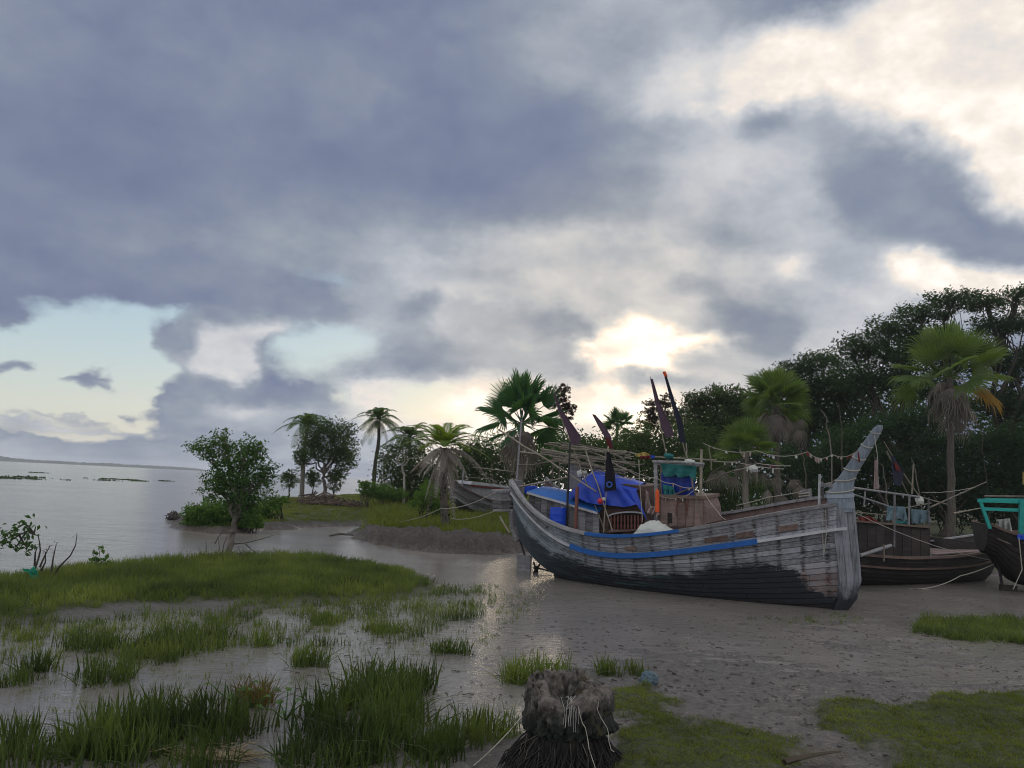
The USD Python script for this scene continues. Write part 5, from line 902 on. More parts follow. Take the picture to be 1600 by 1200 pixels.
def heap():
    c = np.array([F1.loc(x, y, -1.02) for x, y in ((996, 838), (1064, 833))]); n, m = 46, 22; u = np.linspace(0, 1, n); v = np.linspace(-1, 1, m); U, V = np.meshgrid(u, v, indexing='ij'); h = np.interp(u, [0, .12, .3, .5, .75, 1], [.0, .26, .36, .33, .17, .0])[:, None] * np.sqrt(np.maximum(1 - V ** 2, 0))
    P = np.stack([c[0, 0] + U * (c[1, 0] - c[0, 0]), -.98 + V * .34 + 0 * U, float(c[:, 2].mean()) - .03 + h], -1); P[..., 2] += (fb(P[..., 0] * 7, P[..., 1] * 7, 0, 4, 3) - .5) * .12 * (h > .02) - (1 - np.abs(V)) * 0; P[..., 2] -= .3 * (np.abs(V) > .99)
    solo('net_heap', MB().grid(F1.world(P.reshape(-1, 3)).reshape(P.shape)), NETWHITE, 'heap of whitish fishing net lying over the rail amidships', 'fishing net', smooth=True)
heap()
p = np.array([W1(1027, 800, -.7), W1(1027, 768, -.7), W1(1026, 764, -.7)]); solo('marker_float', MB().tube(p, [.055, .05, .02], 10), ORANGE, 'upright orange tube float beside the gantry post', 'float', smooth=30)
hung('hanging_cloth', (1016, 790), (1029, 793), (1031, 806), (1010, 803), -.62, CLOTHP, 'crumpled pale pink cloth under the orange float', 'cloth', .08, seed=8, rag=5); hung('hanging_cloth', (1008, 765), (1013, 770), (1018, 795), (1009, 800), -.60, CLOTHP, 'pale cloth hanging at the right end of the blue tarpaulin', 'cloth', .05, (10, 12), seed=9)
hung('streamer', (992, 710), (1008, 706), (1022, 715), (994, 714), -.2, YELLOW, 'yellow cloth lying on the line left of the gantry', 'cloth', .03, (16, 6), seed=10); hung('streamer', (1000, 713), (1018, 711), (1017, 716), (999, 717), -.26, FL_R, 'red and orange cloth on the line below the yellow one', 'cloth', .03, (14, 5), seed=11); hung('streamer', (1016, 711), (1023, 712), (1023, 716), (1016, 716), -.27, BLUEPL, 'small blue cloth at the right end of the coloured cloths', 'cloth', .02, (8, 5), seed=12)
# lines and ropes
def rope(pts, yl, rad, label, drop=.05, rags=0, seed=1, loc=W1, mat=None, name='rope', cat='rope'):
    r = np.random.default_rng(seed); Q = [loc(*p[:2], (p[2] if len(p) > 2 else yl)) for p in pts]; P = np.vstack([sag(Q[i], Q[i + 1], drop, 10)[: (None if i == len(Q) - 2 else -1)] for i in range(len(Q) - 1)])
    T = Thing(name, label, cat, loc=P[0]); T.part('line', MB().tube(P, rad, 5), mat or ROPE, True)
    for k in range(rags):
        i = r.integers(1, len(P) - 1); L = r.uniform(.03, .13); w = r.uniform(.012, .035); d = unit(P[i + 1] - P[i - 1]); q = np.array([P[i] - d * w, P[i] + d * w, P[i] + d * w * r.uniform(-.5, 1.2) - (0, .02, L), P[i] - d * w * r.uniform(.2, 1) - (0, -.02, L * .8)]); mb = MB(); mb.hexa(q + (0, .004, 0), q - (0, .004, 0)); T.part('rag', mb, (NETWHITE, CLOTHP, NETWHITE, CLOTHP, CLOTHP, FL_R)[r.integers(0, 6)])
rope([(1098, 692), (1182, 704), (1262, 706), (1300, 710), (1345, 700, -.1)], .0, .008, 'long line with small rags running from the gantry to the prow', .12, 26, 2)
rope([(1098, 717), (1150, 722), (1225, 733)], .1, .010, 'line with rags stretched forward of the gantry at beam height', .03, 8, 3)
rope([(1147, 735), (1184, 724), (1236, 728)], -.1, .008, 'thin line from the boom end towards the prow', .02, 3, 4)
rope([(936, 742), (1025, 746), (1052, 755), (1085, 762)], -.5, .009, 'line sagging across the blue tarpaulin to the fore house', .05, 5, 5); rope([(1024, 770), (1060, 778), (1090, 760)], -.5, .008, 'line drooping below the blue sheet on the gantry', .06, 7, 6)
rope([(998, 718), (1000, 760), (1004, 815)], -.9, .008, 'cord hanging over the right end of the tarpaulin', 0, 3, 7); rope([(956, 722), (1024, 748)], -.3, .007, 'thin line from the bamboo to the gantry post', .04, 0, 8); rope([(1097, 765), (1122, 800), (1134, 812)], -.6, .008, 'rope from the gantry down to the fore rail', .03, 0, 9)
rope([(1150, 790, .7), (1200, 777, .7), (1254, 768, .7)], .7, .012, 'rope along the inside of the fore bulwark', .01, 0, 10)
rope([(1283, 791), (1285, 830), (1287, 868)], -.42, .010, 'doubled rope hanging down the bow beside the stem', 0, 0, 11); rope([(1290, 790), (1291, 835), (1287, 870)], -.42, .009, 'second strand of the rope hanging down the bow', 0, 0, 12)
rope([(1366, 680, -.1), (1371, 712, -.1), (1372, 765, -.1)], -.1, .008, 'line dropping from the tip of the prow', 0, 0, 13)
hung('hanging_cloth', (1367, 720), (1370, 718), (1374, 763), (1365, 765), -.1, CLOTHP, 'beige cloth hanging on the line below the prow tip', 'cloth', .03, (6, 14), seed=14)
hung('hanging_cloth', (1340, 705), (1342, 707), (1344, 722), (1341, 722), -.2, FL_R, 'tiny red rag by the prow', 'cloth', .01, (4, 6), seed=15)
loc0 = lambda x, y, Y: dp(x, y, Y)
rope([(610, 815, 38.5), (690, 794, 29), (777, 767, 21.9)], 0, .011, 'upper mooring rope from the stern to the far bank', .15, 0, 20, loc0); rope([(704, 810, 35.6), (777, 797, 21.9)], 0, .011, 'lower mooring rope from the stern to the date palm', .12, 0, 21, loc0); rope([(781, 807, 21.6), (797, 833, 21.2)], 0, .03, 'short grey rope end hanging at the stern', .02, 0, 22, loc0, BAMBOO)

# ---------------------------------------------------------------- the other boats
def M_dark_hull():
    g = G(); p = g('texture_coordinate', 'object'); Z = Ref(g('separate_xyz', 'z', vector=p)); rnd = g('object_info', 'random'); gr = g.noise(g.vmath('add', g.mapping(p, scale=(.7, 6, 8)), g('combine_xyz', 'vector', x=g.math('multiply', rnd, 31.0), y=0.0, z=0.0)), 3, 6, .68); bl = g.noise(p, 1.8, 5, .65)
    c = g.ramp(g.math('add', g.math('multiply', gr, .55), g.math('multiply_add', rnd, .15, g.math('multiply', bl, .35))), [(.38, (.007, .006, .006)), (.54, (.017, .014, .014)), (.66, (.038, .033, .033)), (.82, (.10, .095, .095))])
    c = g.mix(g.mr(g.math('multiply_add', bl, .5, Z), .75, .45), c, (.007, .006, .007)); b = g('bump', 'normal', height=gr, strength=.5, distance=.012)
    return g.done('dark_hull', g('principled_bsdf', 'BSDF', base_color=c, roughness=.62, normal=b, specular_ior_level=.35))
DHULL = M_dark_hull()
def boat_shell(T, F, sh, bo, B, Bb, seed, nst=7, mat=DHULL, far=W_DARK, rail=W_BROWN, sm_n=50):
    """hull planked on the near side, bottom, far side, deck, rail and end boards"""
    sc = F.curve(sh, lambda x: -float(B(x))); bc = F.curve(bo, lambda x: -float(Bb(x))); zs, zb = smooth_curve(sc, sm_n), smooth_curve(bc, sm_n); a, b = float(sc[:, 0].min()), float(sc[:, 0].max()); H = Hull(zs, lambda x: np.minimum(zb(x), zs(x) - .3), B, Bb, a, b); r = np.random.default_rng(seed)
    planking(T, H, [(lambda x, k=k: np.full_like(np.asarray(x, float), k / nst)) for k in range(nst + 1)], mat, r)
    xs = np.linspace(a, b, 26); rows = []
    for x in xs:
        p, q = H.P(x, 0, -1), H.P(x, 0, 1); t = np.linspace(0, 1, 7); g_ = p + np.outer(t, q - p); g_[:, 2] -= .08 * np.sin(np.pi * t); rows.append(g_)
    T.part('bottom', MB().grid(np.array(rows)), mat, True); W = np.linspace(0, 1, 7); G_ = H.P(np.repeat(xs[:, None], 7, 1), np.repeat(W[None], 26, 0), 1); N = np.zeros_like(G_); N[..., 1] = 1; T.part('far_side', slab(G_[::-1], N, .05), far, 30)
    for s in (-1, 1): T.part('rail', barc(MB(), H.P(xs, 1.0, s) + (0, 0, .03), .12, .07), rail)
    dk = np.array([[[x, -float(B(x)) * .9, zs(x) - .30], [x, 0, zs(x) - .26], [x, float(B(x)) * .9, zs(x) - .30]] for x in xs[1:-1]]); T.part('deck', slab(dk, np.tile([0, 0, 1.0], dk.shape[:2] + (1,)), .04), W_DECK)
    for x in (a, b):
        q = np.vstack([H.P(np.full(6, x), np.linspace(0, 1, 6), -1), H.P(np.full(6, x), np.linspace(0, 1, 6)[::-1], 1)]); d = .04; n = len(q); m = MB(); m.add(np.vstack([q - (d, 0, 0), q + (d, 0, 0)]), [[0, i + 1, i] for i in range(1, n - 1)] + [[n, n + i, n + i + 1] for i in range(1, n - 1)]); m.add(np.vstack([q - (d, 0, 0), q + (d, 0, 0)]), [[i, (i + 1) % n, n + (i + 1) % n, n + i] for i in range(n)]); T.part('end_boards', m, mat)
    return H
# the dark boat behind the prow
F2 = Frame(gp(1285, 913, -.05), gp(1560, 904, -.05), heel=math.radians(2.0)); b2 = Thing('fishing_boat', 'dark tarred wooden boat with a low open foredeck lying behind the prow', 'fishing boat', 'fishing boats', M=F2.M); L2 = F2.L
B2 = tab((-1, 1.0), (0, 1.25), (2, 1.4), (L2 - 1.4, 1.2), (L2 - .3, .5), (L2 + .4, .12)); Bb2 = tab((-1, .5), (0, .7), (2, .8), (L2 - 1.4, .6), (L2 - .3, .2), (L2 + .4, .06))
H2 = boat_shell(b2, F2, [(1272, 858), (1340, 868), (1421, 874), (1500, 871), (1547, 863), (1566, 852)], [(1278, 905), (1345, 914), (1421, 917), (1500, 915), (1540, 908), (1560, 894)], B2, Bb2, 31)
P2 = lambda pts, y: F2.curve(pts, y); L2c = lambda x, y, yl: F2.world(F2.loc(x, y, yl))
for k in range(11):
    x0, x1 = 1300 + k * 13.8, 1300 + (k + 1) * 13.8; t0, t1 = 812 + (x0 - 1300) * .085, 812 + (x1 - 1300) * .085; q = P2([(x0 + .4, 871), (x1 - .4, 872), (x1 - .4, t1), (x0 + .4, t0)], -1.18); m = MB(); m.hexa(q + (0, .04, 0), q); b2.part('bulwark_board', m, W_DARK)
b2.part('bulwark_rail', barc(MB(), P2([(1300, 811), (1375, 817.5), (1452, 824)], -1.2), .12, .05), W_BROWN); q = P2([(1449, 872), (1453, 872), (1453, 826), (1449, 825)], -1.16); m = MB(); m.hexa(q + (0, 2.2, 0), q); b2.part('bulwark_end', m, W_DARK)
q = P2([(1300, 830), (1452, 838), (1452, 834), (1300, 826)], -1.1); m = MB(); m.hexa(q + (0, 2.2, 0), q); b2.part('cabin_deck', m, W_DECK)
for k in range(7):
    y0 = -.85 + k * .24; a, b = F2.loc(1457, 866 - k * .9, y0), F2.loc(1542, 860 - k * .9, y0); b2.part('deck_plank', MB().bar(a, b, .22, .03), W_PINK)
q = P2([(1466, 856), (1548, 852), (1548, 833), (1466, 844)], 1.15); m = MB(); m.hexa(q + (0, .06, 0), q); b2.part('far_bulwark', m, W_DARK); b2.part('far_rail', barc(MB(), P2([(1455, 845), (1548, 832)], 1.12), .1, .05), W_GREY)
b2.part('hatch', MB().box(F2.loc(1497, 863, -.1), (.55, .4, .10)), W_BROWN); b2.part('rubbing_strake', barc(MB(), H2.P(np.linspace(H2.xa, H2.xb, 20), .66, -1, .03), .06, .06), W_BROWN)
for a, b, y, rad, m_ in (((1333, 762), (1440, 777), -.9, .035, W_GREY), ((1335, 773), (1400, 795), -.3, .03, W_GREY), ((1397, 855), (1398, 772), -1.26, .035, W_GREY), ((1420, 830), (1421, 773), -1.1, .032, W_GREY), ((1451, 826), (1451, 777), -1.1, .03, W_GREY), ((1350, 790), (1352, 768), -.6, .025, W_GREY), ((1344, 868), (1392, 852), -1.42, .05, W_GREY), ((1381, 877), (1381, 851), -1.46, .03, BAMBOO), ((1440, 777), (1480, 788), -.9, .02, BAMBOO), ((1380, 800), (1455, 786), .4, .02, BAMBOO), ((1335, 800), (1385, 805), .2, .02, BAMBOO)):
    b2.part('rail_pole', MB().tube(P2([a, b], y), rad, 6), m_)
for a, b, y, lab in (((1453, 793), (1541, 753), -.4, 'long pale pole rising to the right from the dark boat'), ((1490, 802), (1532, 794), .3, 'thin pole lying level over the dark boat foredeck'), ((1425, 772), (1427, 725), .5, 'bare upright stick on the dark boat behind its flag'), ((1385, 705), (1420, 775), .6, 'leaning stick crossing behind the dark boat flag')):
    solo('pole', MB().tube(np.linspace(L2c(*a, y), L2c(*b, y), 6), np.linspace(.03, .018, 6), 6), BAMBOO, lab, 'pole', smooth=True)
def h2(name, tl, tr, br, bl, yl, mat, lab, cat, rip=.06, seed=1, rag=5):
    global W1; keep = W1; W1 = L2c; hung(name, tl, tr, br, bl, yl, mat, lab, cat, rip, (18, 12), seed, rag); W1 = keep
NETBLUE = M_plain('grey_blue_netting', (.09, .14, .17), .9, .4, 30); h2('net_heap', (1386, 790), (1414, 792), (1418, 812), (1384, 814), -.7, NETBLUE, 'grey blue netting hung on the rail of the dark boat', 'fishing net', .09, 31); h2('net_heap', (1424, 795), (1452, 798), (1455, 815), (1424, 817), -.8, NETBLUE, 'bundle of greenish netting at the right post of the dark boat', 'fishing net', .09, 32); h2('tarpaulin', (1398, 813), (1422, 815), (1421, 820), (1397, 818), -1.0, CLOTHT, 'narrow turquoise sheet over the dark boat rail', 'tarpaulin', .03, 33, 2); h2('hanging_cloth', (1340, 808), (1360, 806), (1372, 816), (1345, 817), -.6, FL_R, 'dark red cloth heap just behind the prow on the dark boat', 'cloth', .06, 34, 3)
ball('bundle', 1437, 783, -.9, .13, NETWHITE, 'pale tied bundle on top of the dark boat rail', 'bundle', (1, .8, 1), nz=.8, loc=L2c)
flag('dark blue flag with a red stripe on the dark boat behind the prow', [(1381, 690), (1400, 722), (1420, 752), (1438, 778)], [(1392, 711), (1394, 735), (1397, 757)], [(1398, 713), (1412, 738), (1407, 760)], -.5, FL_D, .02, L2c, extra=lambda T, c: T.part('red_stripe', sheet([(1397, 722), (1400, 735)], [(1402, 724), (1408, 737)], -.57, L2c, 5, 3, .0), FL_R, parent=c), pm=BAMBOO)
rope([(1333, 800, -1.3), (1600, 883, -2.0)], 0, .011, 'pale mooring rope running from the prow across the dark boat', .25, 0, 33, L2c); rope([(1421, 920, -1.6), (1500, 900, -2.0), (1602, 852, -2.6)], 0, .014, 'second rope curving down to the mud in front of the dark boat', .12, 0, 34, L2c); rope([(1440, 770, -.5), (1520, 762, -.5)], 0, .008, 'thin line over the dark boat foredeck', .05, 0, 35, L2c)
# the boat with turquoise rails at the right edge
F3 = Frame(gp(1566, 924, -.03), gp(1960, 950, -.03), heel=math.radians(2)); b3 = Thing('fishing_boat', 'dark boat with turquoise painted railing cut by the right edge', 'fishing boat', 'fishing boats', M=F3.M)
B3 = tab((-1, .45), (0, .9), (1.5, 1.25), (6, 1.3)); Bb3 = tab((-1, .15), (0, .4), (1.5, .7), (6, .8))
H3 = boat_shell(b3, F3, [(1547, 820), (1560, 829), (1580, 836), (1620, 842), (1720, 846), (1850, 840)], [(1550, 862), (1559, 890), (1575, 905), (1620, 918), (1720, 926), (1850, 934)], B3, Bb3, 41)
P3 = lambda pts, y: F3.curve(pts, y)
for (a, b), y, w_ in ((((1528, 782), (1700, 787)), -.7, .10), (((1534, 795), (1700, 801)), -.7, .09), (((1532, 784), (1547, 826)), -.7, .08), (((1596, 779), (1595, 842)), -.75, .11), (((1528, 782), (1545, 780)), -.7, .06), (((1540, 780), (1700, 784)), .7, .08), (((1660, 780), (1660, 845)), -.75, .1)):
    b3.part('turquoise_rail', MB().bar(*P3([a, b], y), w_, w_, (0, 1, 0) if abs(a[0] - b[0]) < 40 else (0, 0, 1)), TEALP)
b3.part('roof_pole', MB().tube(P3([(1538, 775), (1620, 776), (1700, 778)], -.3), .03), BAMBOO); q = P3([(1563, 944), (1590, 945), (1590, 916), (1564, 914)], -.1); m = MB(); m.hexa(q + (0, .14, 0), q); b3.part('rudder', m, W_DARK); b3.part('rudder_stock', MB().tube(P3([(1566, 916), (1560, 880)], -.1), .04), IRON)
L3c = lambda x, y, yl: F3.world(F3.loc(x, y, yl)); keep = W1; W1 = L3c
hung('net_heap', (1556, 812), (1578, 810), (1582, 832), (1560, 830), -.3, NETWHITE, 'pale net and cord heap behind the rail of the turquoise boat', 'fishing net', .1, (14, 10), 51, 6); hung('tarpaulin', (1590, 835), (1606, 836), (1606, 843), (1589, 842), -1.05, BLUEPL, 'small blue sheet on the rail of the turquoise boat', 'tarpaulin', .03, (8, 6), 52, 2); W1 = keep
rope([(1592, 840, -1.2), (1597, 890, -1.3), (1583, 921, -1.35)], 0, .014, 'rope hanging down the stern of the turquoise boat', 0, 0, 53, L3c)
flag('small yellow flag at the very right edge above the turquoise rail', [(1600, 735), (1601, 782)], [(1598, 738), (1598, 757)], [(1606, 738), (1608, 757)], -.4, YELLOW, .014, L3c)
# the boat on the far bank behind the stern
F4 = Frame(gp(716, 806, .42), gp(860, 800, .42), heel=math.radians(2)); b4 = Thing('fishing_boat', 'small grey boat drawn up on the bank behind the stern', 'fishing boat', 'fishing boats', M=F4.M)
B4 = tab((-.6, .15), (.4, .7), (1.5, 1.1), (5, 1.1)); Bb4 = tab((-.6, .08), (.4, .35), (1.5, .6), (5, .7))
boat_shell(b4, F4, [(711, 752), (722, 762), (737, 773), (755, 781), (790, 786), (850, 786)], [(713, 779), (720, 789), (735, 798), (755, 803), (790, 806), (850, 806)], B4, Bb4, 61, 6, W_GREY, W_DARK)
q = F4.curve([(737, 783), (800, 786), (800, 761), (738, 757)], -.5); m = MB(); m.hexa(q + (0, 1.1, 0), q); b4.part('cabin', m, W_GREY); b4.part('red_eave', barc(MB(), F4.curve([(736, 759), (765, 762), (800, 765)], -.55), .05, .08), FL_R); q = F4.curve([(736, 757), (800, 763), (800, 760), (738, 752)], -.56); m = MB(); m.hexa(q + (0, 1.2, 0), q); b4.part('cabin_roof', m, WHITEP); b4.part('stem_head', MB().tube(F4.curve([(722, 760), (724, 735)], 0.0), .05), W_GREY)
for a, b in (((714, 745), (765, 748)), ((740, 730), (812, 738)), ((770, 752), (768, 725)), ((766, 748), (776, 753))):
    b4.part('spar', MB().tube(F4.curve([a, b], -.2), .035), BAMBOO)

# ---------------------------------------------------------------- foreground and banks
STUMPB = M_wood('stump_bark', [(.030, .030, .026), (.075, .075, .066), (.17, .165, .155)], stretch=(3, 3, 2.2), dark=.6, bump=.9); ROOTM = M_plain('dark_roots', (.014, .012, .011), .9, .5, 12); MOSS = M_wood('wet_driftwood', [(.02, .016, .014), (.05, .042, .038), (.11, .10, .09)], stretch=(2, 2, 2), dark=.5, bump=.8)
def M_stump():
    g = G(); p = g('texture_coordinate', 'object'); Z = Ref(g('separate_xyz', 'z', vector=p)); X = Ref(g('separate_xyz', 'x', vector=p)); n = g.noise(p, 9, 7, .7); n2 = g.noise(g.mapping(p, scale=(14, 14, 3)), 2, 6, .7); bl = g.noise(p, 3.4, 5, .65)
    c = g.ramp(g.math('add', g.math('multiply', n, .5), g.math('multiply', n2, .5)), [(.36, (.008, .008, .008)), (.46, (.032, .032, .030)), (.54, (.085, .080, .072)), (.64, (.20, .185, .17)), (.76, (.36, .335, .32))])
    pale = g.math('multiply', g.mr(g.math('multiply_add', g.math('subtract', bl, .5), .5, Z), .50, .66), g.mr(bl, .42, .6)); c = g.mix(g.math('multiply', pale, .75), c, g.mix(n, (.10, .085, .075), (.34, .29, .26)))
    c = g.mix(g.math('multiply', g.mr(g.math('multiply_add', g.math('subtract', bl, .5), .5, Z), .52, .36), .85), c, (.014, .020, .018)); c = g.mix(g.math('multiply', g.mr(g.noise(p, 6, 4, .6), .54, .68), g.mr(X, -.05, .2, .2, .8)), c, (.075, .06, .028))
    b = g('bump', 'normal', height=g.math('add', n, n2), strength=1.0, distance=.03)
    return g.done('old_stump_wood', g('principled_bsdf', 'BSDF', base_color=c, roughness=.85, normal=b, specular_ior_level=.25))
STUMPM = M_stump()
def stump():
    r = np.random.default_rng(2); b = gp(884, 1186, .13); b[2] = float(height([b[0]], [b[1]])[0]) - .03; k = float(np.linalg.norm(b - EYEP)) / FPX * 1.0; T = Thing('tree_stump', 'old hollow tree stump with dark matted roots standing at the front of the mud', 'tree stump', loc=b); S = k * 1.0
    n, th = 180, np.linspace(0, 2 * np.pi, 181)[:-1]; H_ = 126 * S
    prof = [(.30, 56), (.35, 64), (.39, 72), (.46, 77), (.54, 78), (.62, 77), (.70, 77), (.77, 76), (.83, 75), (.87, 73), (.89, 69), (.90, 62), (.895, 54), (.89, 47), (.875, 42), (.83, 39), (.76, 36), (.68, 30), (.64, 4)]
    ang = lambda a, c, w: np.exp(-(np.angle(np.exp(1j * (a - c))) / w) ** 2); x, y = np.cos(th), np.sin(th); rows = []
    top = -.15 * ang(th, -1.85, .40) - .06 * ang(th, -2.7, .4) + .05 * ang(th, 1.9, 1.0) - .05 * ang(th, -.9, .15) + .09 * (fb(x * 2.2, y * 2.2, 9, 3, 5) - .5) + .035 * (fb(x * 9, y * 9, 3, 3, 6) - .5)
    pz = np.array(prof); s_ = np.concatenate([[0], np.cumsum(np.hypot(np.diff(pz[:, 0]) * 126, np.diff(pz[:, 1])))]); u = np.linspace(0, s_[-1], 84); prof = np.stack([np.interp(u, s_, pz[:, k]) for k in (0, 1)], 1); edge_ = s_[12]
    for i, (z, rad) in enumerate(prof):
        inside = u[i] > edge_; lobes = .34 * (fb(x * 1.1, y * 1.1, z * 1.2, 3, 3) - .5)
        k_ = min(1, max(0, (z - .55) / .30)) if not inside else min(1, max(0, (z - .66) / .18)); rr = .80 * rad * S * (1 + lobes)
        if not inside: rr = rr + 17 * S * ang(th, -.22, .34) * math.exp(-((z - .45) / .085) ** 2)
        rows.append(np.stack([rr * x, rr * y, z * H_ + top * H_ * k_], -1))
    P = np.array(rows); N = np.cross(np.roll(P, -1, 1) - np.roll(P, 1, 1), np.gradient(P, axis=0)); N /= np.maximum(np.linalg.norm(N, axis=2, keepdims=True), 1e-9); X_, Y_, Z_ = P[..., 0], P[..., 1], P[..., 2]
    disp = .10 * (fb(X_ * 7, Y_ * 7, Z_ * 7, 4, 31) - .5) - .10 * np.abs(fb(X_ * 9, Y_ * 9, Z_ * 6, 4, 32) - .5) + .05 * (fb(X_ * 26, Y_ * 26, Z_ * 12, 3, 33) - .5) - .05 * np.clip((fb(X_ * 22, Y_ * 22, Z_ * 3, 3, 34) - .56) * 9, 0, 1); P = P + N * disp[..., None]
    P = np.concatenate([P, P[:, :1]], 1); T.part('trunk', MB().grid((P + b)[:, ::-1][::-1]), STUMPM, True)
    rt = MB()
    for q in range(900):
        a = r.uniform(0, 2 * np.pi); z0 = H_ * r.uniform(.26, .44); r0 = 48 * S * r.uniform(.8, 1.02); r1 = 74 * S * r.uniform(.75, 1.25); d = np.array([math.cos(a), math.sin(a), 0]); a1 = a + r.normal(0, .16); d1 = np.array([math.cos(a1), math.sin(a1), 0]); p = np.array([d * r0 + (0, 0, z0), d * (r0 * .6 + r1 * .4) * .98 + (0, 0, z0 * .62), d1 * r1 * .92 + (0, 0, z0 * .25), d1 * r1 * 1.05 + (0, 0, -.03)]); rt.tube(p + b + r.normal(size=(4, 3)) * .01, [.007, .007, .006, .003], 4)
    core = np.array([[[51 * S * (1 + .5 * (1 - z)) * (1 + .15 * (fb(np.cos(t) * 2, np.sin(t) * 2, z * 4, 3, 6) - .5)) * math.cos(t), 51 * S * (1 + .5 * (1 - z) ** 1.5) * math.sin(t), z * .42 * H_ - .05] for t in np.append(th[::3], th[0])] for z in np.linspace(0, 1, 6)]); T.part('root_mass', MB().grid(core + b), ROOTM, True); T.part('roots', rt, ROOTM, kind='stuff')
    for q in range(7):
        a = r.uniform(-2.9, -.2); d = np.array([math.cos(a), math.sin(a), 0]); p = np.array([d * 54 * S + (0, 0, .34 * H_), d * 66 * S + (0, 0, .2 * H_), d * 82 * S + (0, 0, .03 * H_)]) + r.normal(size=(3, 3)) * .025; T.part('pale_root', MB().tube(p + b, [.003, .0025, .0015], 5), BARK)
    # threads of old net over the rim
    N = Thing('net_threads', 'white threads of torn net hanging over the rim of the hollow stump', 'net', loc=b)
    for q in range(12):
        a = -1.5 + r.normal(0, .16); d = np.array([math.cos(a), math.sin(a), 0]); a2 = -1.62 + r.normal(0, .10); d2 = np.array([math.cos(a2), math.sin(a2), 0]); L = r.uniform(.04, .22); p = np.array([d * 40 * S + (0, 0, .80 * H_), d * 54 * S + (0, 0, .84 * H_), d2 * 64 * S + (0, 0, .74 * H_), d2 * 68 * S + (0, 0, (.70 - L) * H_)]); N.part('thread', MB().tube(p + b + r.normal(size=(4, 3)) * .006, 0.0013, 4), NETWHITE)
    for a, e in ((-1.45, .95), (-1.0, .7)):
        p = np.array([[math.cos(a + t * .35 * e) * (64 + 20 * t) * S, math.sin(a + t * .35 * e) * (64 + 20 * t) * S, (.80 - .72 * t * e) * H_] for t in np.linspace(0, 1, 9)]) + r.normal(size=(9, 3)) * .012; N.part('cord', MB().tube(p + b, .003, 5), ROPE)
    return b
SB = stump()
r = np.random.default_rng(30)
def on_ground(px, py, dz=0.0):
    p = gp(px, py, .06); p = gp(px, py, float(height([p[0]], [p[1]])[0])); p[2] = max(float(height([p[0]], [p[1]])[0]), 0.0)
    return p + (0, 0, dz)
p0, p1 = on_ground(824, 1145, .25), on_ground(740, 1203, .02); solo('cord', MB().tube(sag(p0, p1, .03, 8), .006, 5), ROPE, 'pale cord running from the stump down to the left corner grass', 'cord')
def lump(px, py, sx, sy, sz, mat, name, label, cat, nz=.7, seed=1, dz=0.0, freq=2.0):
    m = trimesh.creation.icosphere(4, 1.0); v = m.vertices.copy(); v = v * (1 + nz * (fb(v[:, 0] * freq, v[:, 1] * freq, v[:, 2] * freq + seed, 4, seed) - .5))[:, None] * (sx, sy, sz); solo(name, (v + on_ground(px, py, dz), m.faces), mat, label, cat, smooth=True)
BAG = M_plain('slate_blue_plastic', (.045, .075, .095), .45, .5, 9); lump(1013, 1068, .115, .10, .12, BAG, 'plastic_bag', 'crumpled slate blue bag lying on the mud right of the stump', 'bag', .9, 4, .04)
STRAW = M_plain('dry_straw', (.20, .165, .10), .95, .4, 30); q = MB(); 
for k in range(300):
    c = on_ground(335, 1192) + r.normal(size=3) * (.14, .05, .015) + (0, 0, .035); a = r.normal(0, .35); d = np.array([math.cos(a), math.sin(a), r.normal(0, .12)]) * r.uniform(.04, .16); q.tube([c - d, c + d + r.normal(size=3) * .01, c + d * 1.5], .0035, 3)
T_ = Thing('straw_bundle', 'matted bundle of pale straw lying at the bottom edge on the left', 'straw bundle', loc=on_ground(335, 1192)); T_.part('straw', q, STRAW, kind='stuff'); m = trimesh.creation.icosphere(3, 1.0); v = m.vertices * (.24, .075, .055); v *= (1 + .5 * (fb(v[:, 0] * 8, v[:, 1] * 14, v[:, 2] * 14, 4, 3) - .5))[:, None]; T_.part('core', (v + on_ground(335, 1194, .02), m.faces), STRAW, True)
# fallen palm frond
L_DRYF = M_leaf('fallen_frond_leaf', [(.1, (.05, .042, .028)), (.5, (.11, .09, .06)), (.9, (.22, .19, .13))], .2, .7, 3, warm=(1, .85, .6))
c = on_ground(1225, 1212, .03); fr = feather(c + (0, 0, .05), math.radians(30), .05, .70, np.random.default_rng(4), .05, 26, .26, .014, .6, .30); F_ = Thing('fallen_frond', 'dry palm frond fallen on the mud at the bottom right', 'palm frond', loc=c); F_.part('frond', fr, L_DRYF)
# broad leaved plant and dry tuft in the flood
def rosette(px, py, n, size, seed, label, mat, name='water_plant'):
    r = np.random.default_rng(seed); c = on_ground(px, py); T = Thing(name, label, 'plant', loc=c)
    for k in range(n):
        a = k * 2.4 + r.uniform(-.3, .3); h = np.array([math.cos(a), math.sin(a), 0]); L = r.uniform(.10, .26); top = c + h * L * .9 + (0, 0, r.uniform(.08, .24)); T.part('stem', MB().tube([c + h * .02, c + h * L * .5 + (0, 0, .08), top], [.008, .007, .005], 5), L_BUSH); s = size * r.uniform(.7, 1.2); sd = np.array([-h[1], h[0], 0]); up = unit(np.array([0, 0, 1.0]) - h * .5 + r.normal(size=3) * .25); ll = unit(h + (0, 0, .25) + r.normal(size=3) * .2); sd = np.cross(up, ll); t = np.linspace(0, 1, 7); w = np.sin(np.pi * t ** .75) * s * .42; mid = top + np.outer(t * s, ll) - np.outer(t ** 2 * s * .25, [0, 0, 1]); T.part('leaf', MB().grid(np.stack([mid - np.outer(w, sd) + np.outer(w * .25, up), mid, mid + np.outer(w, sd) + np.outer(w * .25, up)], 1)), mat, True)
